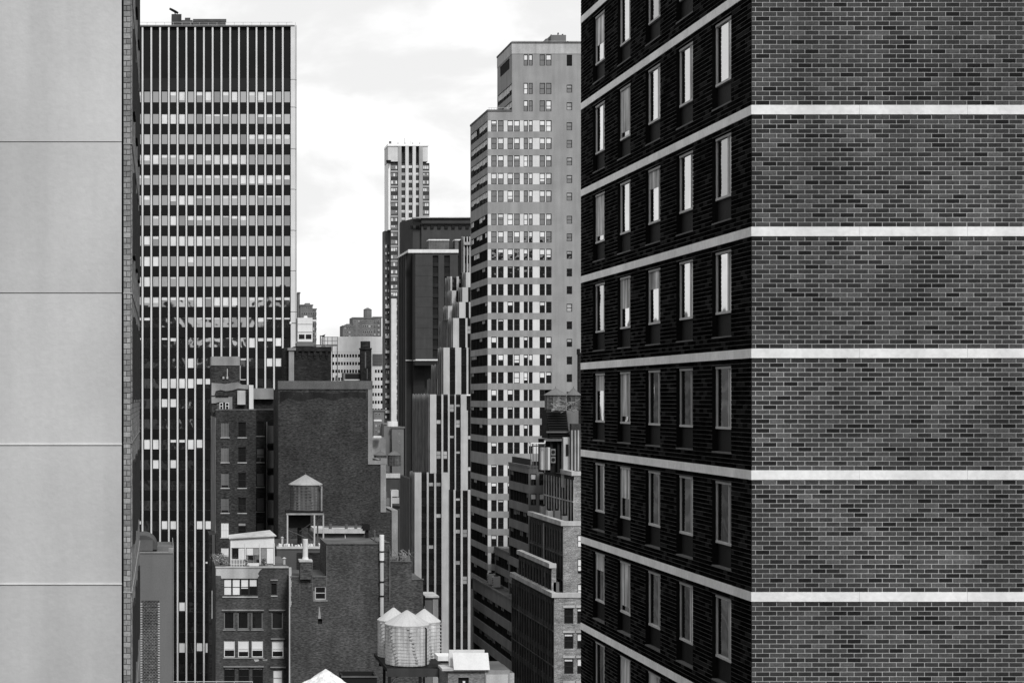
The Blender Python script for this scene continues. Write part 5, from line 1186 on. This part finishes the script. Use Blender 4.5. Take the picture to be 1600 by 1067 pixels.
patch(gh, [(396, 1029.5), (404, 1029), (405, 1032), (399, 1033.5)], YG, m_pstucco); patch(gh, [(410, 1029.6), (418, 1029.2), (417, 1032), (411, 1032)], YG, m_stucco)
mb = MB(); mb.tube((PX(331.5, YG), YG + .5, PZ(967, YG)), (PX(331.5, YG), YG + .5, PZ(923, YG)), .05); mb.build('pipe', m_lsteel, gh)
# house C/G side strip seen down the gap
gp = thing('side_wall_building', (PX(328, 225), 225, 0), 'dark narrow brick return wall between the finned tower and the brick house', 'building')
mb = MB(); mb.box(PX(326.5, 225), PX(337.5, 225), 225, 232, 0, PZ(835, 225)); mb.build('wall', m_dbrick2, gp)
mb = MB(); mb.box(PX(331.5, 225), PX(336, 225), 224.9, 225, PZ(1067, 225), PZ(835, 225)); mb.build('pilaster', W('grey_pilaster', .1, .2, .4), gp)
# sunroom
Ys = YG + 1.6
sr = thing('rooftop_sunroom', (PX(394, Ys), Ys, PZ(885, YG)), 'white sunroom with a lean-to roof and window wall on the brick house', 'sunroom')
zf = PZ(884, YG); Xa, Xb = PX(360, Ys), PX(428.5, Ys)
mb = MB(); zl, zr_ = PZ(838.5, Ys), PZ(831, Ys)
mb.q([(Xa - .15, Ys - .25, PZ(840, Ys)), (Xb + .2, Ys - .25, PZ(836, Ys)), (PX(425, Ys), Ys + 3.5, PZ(831.5, Ys)), (Xa - .15, Ys + 2.5, PZ(838, Ys))]); 
mb.q([(Xa - .15, Ys - .25, PZ(840, Ys) - .1), (Xb + .2, Ys - .25, PZ(836, Ys) - .1), (Xb + .2, Ys - .25, PZ(836, Ys)), (Xa - .15, Ys - .25, PZ(840, Ys))])
mb.q([(Xb + .2, Ys - .25, PZ(836, Ys) - .1), (Xb + .2, Ys - .25, PZ(836, Ys)), (PX(425, Ys), Ys + 3.5, PZ(831.5, Ys)), (PX(425, Ys), Ys + 3.5, PZ(831.5, Ys) - .1)]); mb.build('roof', m_pstucco, sr)
mb = MB(); mb.q([(Xa, Ys, PZ(848, Ys)), (Xb, Ys, PZ(848, Ys)), (Xb, Ys, PZ(837.5, Ys)), (Xa, Ys, PZ(841, Ys))]); mb.box(Xa, Xb, Ys + .003, Ys + .1, PZ(855.5, Ys), PZ(848, Ys)); mb.build('fascia', m_white, sr)
for x in (360, 382.5, 405.5, 427.5):
    mb = MB(); mb.box(PX(x, Ys), PX(x + 1.5, Ys), Ys - .08, Ys, zf, PZ(848, Ys)); mb.build('post', m_white, sr)
for (a, b, c, d, m) in ((363, 372.5, 856.5, 873, 'g'), (372.7, 382, 856.5, 873, 'w'), (385, 395.5, 856.5, 867, 'w'), (396, 405, 856.5, 867, 'b'), (408, 416, 856.5, 868, 'b'), (417, 427, 856.5, 880, 'w'),
                       (363, 382, 873.2, 884, 'r'), (388, 396, 867.5, 879, 'g'), (397, 405, 867.5, 879, 'g'), (385, 405, 879.2, 884, 'w'), (408, 416, 868.2, 884, 'r')):
    mb = MB(); mb.box(PX(a, Ys), PX(b, Ys), Ys + .01, Ys + .06, PZ(d, Ys), PZ(c, Ys)); mb.build('panel' if m in 'wr' else 'pane', {'g': g_plain, 'w': m_offw, 'b': m_stucco, 'r': m_stucco}[m], sr)
mb = MB(); mb.box(Xa, Xb, Ys + .1, Ys + 4, zf - .3, PZ(842, Ys)); mb.build('rear_wall', m_stucco, sr)
# garden chairs and plants on the terrace
Yt = YG + .7
gc = thing('terrace_railing', (PX(373, Yt), Yt, zf), 'white terrace railing in front of the left half of the sunroom', 'railing')
mb = MB(); mb.tube((PX(361, Yt), Yt, PZ(874, Yt)), (PX(383, Yt), Yt, PZ(874, Yt)), .04); mb.tube((PX(361, Yt), Yt, PZ(881, Yt)), (PX(383, Yt), Yt, PZ(881, Yt)), .03)
for x in (361, 365.5, 370, 374, 378.5, 382.5): mb.tube((PX(x, Yt), Yt, zf - .1), (PX(x, Yt), Yt, PZ(874, Yt)), .035)
mb.build('rail', m_white, gc)
def bush(label, cx, cy, rx, rz, Y, n=420, nm='shrub', seed=1):
    random.seed(seed); X = PX(cx, Y); Z = PZ(cy, Y); t = thing(nm, (X, Y, Z - rz), label, 'plant')
    st = MB(); lf = MB()
    for i in range(14):
        a = RU(0, 6.28); e = RU(.3, 1.3); q = (X + rx * .8 * math.cos(a) * math.cos(e), Y + rx * .6 * math.sin(a) * math.cos(e), Z - rz + 1.7 * rz * math.sin(e)); st.tube((X, Y, Z - rz), q, .02, 4)
    cl_ = [(RU(-.75, .75), RU(-.6, .6), RU(-.6, .7)) for _ in range(12)]
    for i in range(n):
        c = RC(cl_); q = Vector((X + (c[0] + random.gauss(0, .17)) * rx, Y + (c[1] + random.gauss(0, .2)) * rx * .8, Z + (c[2] + random.gauss(0, .17)) * rz))
        u = Vector((RU(-1, 1), RU(-1, 1), RU(-1, 1))).normalized(); v = u.orthogonal().normalized(); s_ = RU(.05, .1)
        lf.q([q - u * s_, q + v * s_ * .45, q + u * s_, q - v * s_ * .45], 0 if R() < .55 else 1)
    st.build('stem', m_nside, t); lf.build('foliage', [m_leafm, m_leafl], t)
    pt = MB(); pt.cyl(X, Y, Z - rz - .35, Z - rz, .3 if rx < .6 else .5, .36 if rx < .6 else .6, 12); pt.build('planter', m_steel, t); return t
bush('shaggy shrub overhanging the left corner of the brick house roof', 345, 873, 1.0, .62, YG + .6, 700, seed=4)
bush('small potted plant before the right end of the sunroom', 413, 877, .35, .4, YG + .8, 200, seed=8)
bush('slim potted plant beside the black sunroom door', 384.5, 877, .2, .4, YG + .7, 110, seed=12)

# ================================================================== three white water tanks on their platform (H)
YH = 155.0
pf = thing('tank_platform', (PX(645, YH), YH, PZ(1060, YH)), 'dark steel platform under the three white water tanks', 'platform')
zp = PZ(1042, YH)
hm_ = W('rusty_hoop', .3, .4, 0, bscale=6)
tank('foremost and widest of the three white water tanks, black pipe down its right side', 636, 68, 978.5, 1041, 953, YH, m_tankw, m_tankroof, 12, group=None, over=1, hoopm=hm_, ladder=.78)
tank('white water tank half hidden behind the left of the foremost tank', 615, 49, 971, 1030, 949, YH + 5.5, m_tankw, m_tankroof, 12, over=1, hoopm=hm_)
tank('white water tank half hidden behind the right of the foremost tank', 663, 49, 973, 1035, 951, YH + 5.2, m_tankw, m_tankroof, 12, over=1, hoopm=hm_)
mb = MB(); mb.box(PX(604, YH), PX(700, YH), YH - .3, YH - .05, PZ(1056, YH), PZ(1043.5, YH)); mb.build('beam', W('beam_steel', .045), pf)
mb = MB(); mb.box(PX(592, YH + 9), PX(700, YH + 9), YH + 8.8, YH + 9, PZ(1040, YH + 9), PZ(1031, YH + 9)); mb.build('beam', m_black, pf)
for x in (603, 640, 692): 
    mb = MB(); mb.box(PX(x, YH), PX(x, YH) + .2, YH - .04, YH + 8.7, PZ(1048, YH), PZ(1044, YH)); mb.build('joist', m_black, pf)
mb = MB(); mb.box(PX(603, YH), PX(699, YH), YH, YH + 8.8, zp - .12, zp - .02); mb.build('deck', m_black, pf)
for x, dy in ((608, 0), (696, 0), (656, 0), (600, 8.5), (690, 8.5)):
    mb = MB(); mb.box(PX(x, YH + dy) - .12, PX(x, YH + dy) + .12, YH + dy - .25, YH + dy - .06, PZ(1150, YH), PZ(1056, YH) - .004); mb.build('leg', m_black, pf)
mb = MB(); mb.tube((PX(696, YH), YH - .15, PZ(1072, YH)), (PX(684, YH), YH - .15, PZ(1056, YH)), .06); mb.tube((PX(608, YH), YH - .15, PZ(1072, YH)), (PX(620, YH), YH - .15, PZ(1056, YH)), .06); mb.build('brace', m_steel, pf)
# bottom of the frame: billboards, brick bulkhead, tarp, dark unit
YU2 = 150.0
br = thing('brick_bulkhead_house', (PX(735, YU2), YU2, 0), 'small pale brick rooftop house with a black opening under the two white boards', 'building')
block(br, 'wall', W('pale_brick', .16, .15, .1, brick=(.2, .2, .068)), PX(700, YU2), PX(757, YU2), YU2, YU2 + 5, 20, PZ(1047, YU2), [hpx((716, 732.5, 1058, 1080), (PX(700, YU2), YU2, 20), YU2)])
mb = MB(); mb.box(PX(716, YU2), PX(732.5, YU2), YU2 + .2, YU2 + .25, PZ(1080, YU2), PZ(1058, YU2)); mb.build('opening', m_black, br)
mb = MB(); mb.box(PX(723, YU2), PX(726.5, YU2), YU2 - .1, YU2 + .1, PZ(1067, YU2), PZ(1063.5, YU2)); mb.build('lamp', m_white, br)
block(br, 'wall', m_stucco, PX(757.02, YU2), PX(796, YU2), YU2 - .1, YU2 + 5, 20, PZ(1046, YU2))
block(br, 'wall', W('pale_stair_wall', .3, .2, .1, fine=.3), PX(796.02, YU2), PX(803.5, YU2), YU2, YU2 + 5, 20, PZ(1051, YU2))
mb = MB(); mb.box(PX(759, YU2), PX(793, YU2), YU2 - .2, YU2 - .104, PZ(1080, YU2), PZ(1053, YU2)); mb.build('rendered_panel', m_pstucco, br)
mb = MB(); mb.box(PX(690, YU2), PX(758, YU2), YU2 - .3, YU2 + 2, PZ(1047, YU2) + .003, PZ(1043.5, YU2)); mb.build('coping', m_pstucco, br)
mb = MB(); mb.box(PX(684, YU2 + 4), PX(706, YU2 + 4), YU2 + 4, YU2 + 6, PZ(1043, YU2), PZ(1035.5, YU2)); mb.build('parapet', m_offw, br)
bb1 = thing('white_board', (PX(736, YU2), YU2 - .3, PZ(1045, YU2)), 'front blank white board leaning above the brick rooftop house', 'board')
mb = MB(); mb.q([(PX(708, YU2), YU2 - .4, PZ(1045, YU2)), (PX(764, YU2), YU2 - .4, PZ(1045, YU2)), (PX(763.3, YU2), YU2 + .2, PZ(1020, YU2)), (PX(707.5, YU2), YU2 + .2, PZ(1020, YU2))])
mb.q([(PX(708, YU2), YU2 - .32, PZ(1045, YU2)), (PX(764, YU2), YU2 - .32, PZ(1045, YU2)), (PX(763.3, YU2), YU2 + .28, PZ(1020, YU2)), (PX(707.5, YU2), YU2 + .28, PZ(1020, YU2))]); mb.build('sheet', m_white, bb1)
mb = MB()
for x in (715, 735, 755): mb.tube((PX(x, YU2), YU2 - .2, PZ(1045, YU2)), (PX(x, YU2), YU2 + .5, PZ(1022, YU2)), .04)
mb.build('strut', m_steel, bb1)
bb2 = thing('white_board', (PX(730, YU2), YU2 + .8, PZ(1043, YU2)), 'rear blank white board standing taller behind the front one', 'board')
mb = MB(); mb.box(PX(701.5, YU2 + .8), PX(757, YU2 + .8), YU2 + .8, YU2 + .9, PZ(1043, YU2), PZ(1014.8, YU2 + .8)); mb.build('sheet', m_white, bb2)
mb = MB(); mb.box(PX(703, YU2 + .8), PX(705, YU2 + .8), YU2 + .9, YU2 + 1.5, PZ(1043, YU2), PZ(1018, YU2)); mb.build('strut', m_steel, bb2)
Yt2 = 140.0
tp = thing('tarpaulin', (PX(511, Yt2), Yt2, PZ(1090, Yt2)), 'crumpled white tarpaulin peak at the bottom edge left of the dark roof unit', 'tarpaulin')
random.seed(2); mb = MB(); n_ = 22; apex = (PX(511, Yt2), Yt2 + 1.2, PZ(1048, Yt2)); rg = []
for lv in range(6):
    f_ = lv / 5; ring = []
    for i in range(n_):
        a = 2 * math.pi * i / n_; r_ = f_ * 2.1 * (1 + RU(-.07, .07)); ring.append((apex[0] + r_ * math.cos(a), apex[1] + r_ * math.sin(a), apex[2] - f_ * 1.35 + RU(-.06, .06) * f_))
    rg.append(ring)
for lv in range(5):
    for i in range(n_): j = (i + 1) % n_; mb.q([rg[lv][i], rg[lv][j], rg[lv + 1][j], rg[lv + 1][i]])
mb.build('sheet', m_tarp, tp)
mb = MB(); mb.tube((apex[0], apex[1], apex[2] - .05), (apex[0], apex[1], apex[2] - 3), .05); mb.build('pole', m_steel, tp)
du = thing('roof_unit', (PX(561, 150), 150, PZ(1090, 150)), 'open-topped black roof unit at the bottom edge under the brick wall', 'roof structure')
mb = MB(); xa, xb = PX(534, 150), PX(589, 150); zt_ = PZ(1056, 150)
mb.box(xa, xb, 150, 150.15, zt_ - 3, zt_); mb.box(xa, xa + .15, 150.15, 152, zt_ - 3, zt_ + .003); mb.box(xb - .15, xb, 150.15, 152, zt_ - 3, zt_ + .003); mb.box(xa, xb, 152, 152.2, zt_ - 3, zt_ + .1); mb.box(xa + .16, xb - .16, 150.16, 151.99, zt_ - 3, zt_ - .6); mb.build('casing', m_black, du)
mb = MB(); mb.box(xa - .05, xb + .05, 149.9, 150, zt_ - .1, zt_ + .03); mb.build('rim', m_steel, du)
# roof below, seen at the very bottom
lr = thing('low_flat_roof', (PX(640, 158), 158, 0), 'dark flat roof under the tank platform at the bottom edge', 'building')
mb = MB(); mb.box(PX(455, 158), PX(700, 158), 139, 166, 0, PZ(1120, 158)); mb.build('wall', m_roof, lr)
rl = thing('roof_railing', (PX(330, 150), 150, PZ(1100, 150)), 'thin pale roof railing along the bottom edge below the finned tower', 'railing')
mb = MB(); mb.tube((PX(252, 150), 150, PZ(1064.5, 150)), (PX(395, 150), 150, PZ(1064.5, 150)), .04); mb.build('rail', m_lsteel, rl)
for x in (252, 281, 309, 338, 366, 394.5):
    mb = MB(); mb.tube((PX(x, 150), 150, PZ(1064.5, 150)), (PX(x, 150), 150, PZ(1100, 150)), .035); mb.build('post', m_lsteel, rl)
mb = MB(); mb.box(PX(240, 150), PX(400, 150), 149, 158, 0, PZ(1098, 150)); mb.build('parapet', m_roof, rl)

# ================================================================== painted wall with a bricked patch (B)
YB_ = 125.0
pw = thing('painted_building', (PX(245, YB_), YB_, 0), 'grey painted narrow building with a toothed patch of bare brick, right of the pale wall', 'building')
hB = [(PX(221, YB_) - PX(180, YB_), PX(249, YB_) - PX(180, YB_), 0.0, PZ(938, YB_))]
block(pw, 'wall', m_gpaint, PX(180, YB_), PX(270, YB_), YB_, YB_ + 10, 0, PZ(864, YB_), hB, depth=.1)
mb = MB(); mb.box(PX(221, YB_), PX(249, YB_), YB_ + .06, YB_ + .1, 0, PZ(938, YB_)); mb.build('bare_brick', W('bare_brick', .035, .25, .1, brick=(.2, .22, .11), fine=.5), pw)
tm = MB(); tm.box(0, .13, 0, .07, 0, .08); tme = tm.mesh('tooth_brick', m_pier_edge)
z = PZ(1070, YB_); n_ = 0
while z < PZ(940, YB_): put('tooth_brick', tme, pw, (PX(249, YB_) - .1, YB_ - .01, z)); put('tooth_brick', tme, pw, (PX(219.5, YB_), YB_ - .012, z)); z += .17
mb = MB(); mb.box(PX(180, YB_), PX(270.4, YB_), YB_ - .06, YB_ + .3, PZ(864, YB_) + .003, PZ(862, YB_)); mb.build('coping', m_stucco, pw)
mb = MB(); mb.box(PX(263.5, YB_), PX(270.4, YB_), YB_ - .05, YB_ + .3, PZ(862, YB_) + .003, PZ(856, YB_)); mb.box(PX(270.5, YB_) , PX(271.4, YB_), YB_ + .1, YB_ + 10, 0, PZ(857, YB_)); mb.build('corner_block', m_stucco, pw)
mb = MB(); mb.box(PX(240, YB_), PX(270, YB_), YB_ + 1.5, YB_ + 2, PZ(864, YB_), PZ(855.5, YB_)); mb.build('rear_parapet', m_gpaint, pw)
bt = thing('barrel_vault', (PX(228, YB_), YB_ + 1, PZ(862, YB_)), 'dark curved roof vault peeping above the grey painted building', 'roof structure')
mb = MB(); cxx = PX(224, YB_ + 1); rr = PX(VX + 22, YB_ + 1); zc_ = PZ(858, YB_ + 1); n_ = 14
pts = [(cxx + rr * math.cos(math.pi * i / n_), zc_ + rr * math.sin(math.pi * i / n_)) for i in range(n_ + 1)]
mb.q([(p[0], YB_ + .8, p[1]) for p in pts] )
for i in range(n_): a, b = pts[i], pts[i + 1]; mb.q([(a[0], YB_ + .8, a[1]), (b[0], YB_ + .8, b[1]), (b[0], YB_ + 5, b[1]), (a[0], YB_ + 5, a[1])])
mb.build('vault', W('vault_metal', .07), bt)
mb = MB(); mb.box(PX(218, YB_), PX(238.5, YB_), YB_ + .6, YB_ + .79, PZ(861.5, YB_), PZ(845, YB_)); mb.build('front_panel', W('vault_panel', .1), bt)

random.seed(21)
def roof_vent(x, y, Y, lab, h=.9, rr_=.14, m=m_lsteel):
    t = thing('roof_vent', (PX(x, Y), Y, PZ(y, Y)), lab, 'vent')
    mb = MB(); mb.cyl(PX(x, Y), Y, PZ(y, Y), PZ(y, Y) + h, rr_, n=10); mb.build('stack', m, t)
    mb = MB(); mb.cyl(PX(x, Y), Y, PZ(y, Y) + h, PZ(y, Y) + h + .14, rr_ * 1.7, rr_ * .5, 10); mb.build('cowl', m, t)
roof_vent(585.5, 849, YF + 3, 'thin grey roof vent at the right end of the tall plain brick wall', 1.3, .07, m_steel)
roof_vent(444, 884, YG + 4, 'short pale roof vent at the right end of the brick house roof', .8)
roof_vent(441, 851, Ye + 1, 'small pale vent at the left end of the grey rendered building', .8, .12)
roof_vent(341, 640, YC + 1.5, 'stubby vent on the left corner of the old brick apartment house', .6, .12, m_steel)
roof_vent(526, 594, YD + 1.5, 'small vent on the windowless building between the platform legs', .5, .12, m_steel)
wr = thing('cable_run', (PX(560, YF), YF + 2, PZ(840, YF)), 'thin sagging cables over the roofs beside the wooden water tower', 'cable')
mb = MB()
for (xa_, ya_, xb_, yb_, sag) in ((507, 812, 575, 818, 3), (505, 836, 592, 842, 5), (487, 862, 511, 850, 2)):
    pp = None
    for i in range(13):
        f_ = i / 12; q = (PX(xa_ + (xb_ - xa_) * f_, 206), 206, PZ(ya_ + (yb_ - ya_) * f_ + sag * 4 * f_ * (1 - f_), 206))
        if pp: mb.tube(pp, q, .025, 4)
        pp = q
mb.build('cable', m_black, wr, kind='stuff')

# ================================================================== the city behind the viewpoint, seen only mirrored in the glass
def rear(x0, x1, z, y, lab):
    t = thing('rear_building', ((x0 + x1) / 2, y, 0), lab, 'building')
    mb = MB(); mb.box(x0, x1, y - 20, y, 0, z); mb.box(x0 + 3, x1 - 5, y - 16, y - 3, z, z + 5); mb.build('wall', m_concl, t)
    mb = MB(); zz_ = 6
    while zz_ < z - 3: mb.box(x0 + 1, x1 - 1, y, y + .1, zz_, zz_ + 1.7); zz_ += 3.4
    mb.build('window_strip', m_farw, t)
for i, (a, b, z, y) in enumerate(((-75, -20, 96, -100), (-18, 12, 112, -100), (14, 38, 103, -108), (40, 66, 117, -100), (70, 104, 110, -112), (108, 205, 131, -100))):
    rear(a, b, z, y, ['low wide grey building', 'slim grey building', 'short grey building', 'taller grey building', 'middle grey building', 'broad tall grey building'][i] + ' mirrored in the tower windows behind the viewpoint')
def west(x0, x1, y0, y1, z, lab):
    t = thing('west_building', (x1, y0, 0), lab, 'building')
    mb = MB(); mb.box(x0, x1, y0, y1, 0, z); mb.build('wall', m_stucco, t)
    mb = MB(); zz_ = 6
    while zz_ < z - 2: mb.box(x1, x1 + .1, y0 + 1, y1 - 1, zz_, zz_ + 1.6); zz_ += 3.2
    mb.build('window_strip', m_gpaint, t)
west(-80, -45, 150, 200, 86, 'grey building left of the avenue mirrored in the hotel glass'); west(-95, -50, 210, 300, 92, 'wide grey building left of the avenue mirrored in the hotel glass'); west(-60, -22, 90, 130, 76, 'low grey building left of the avenue mirrored in the hotel glass')
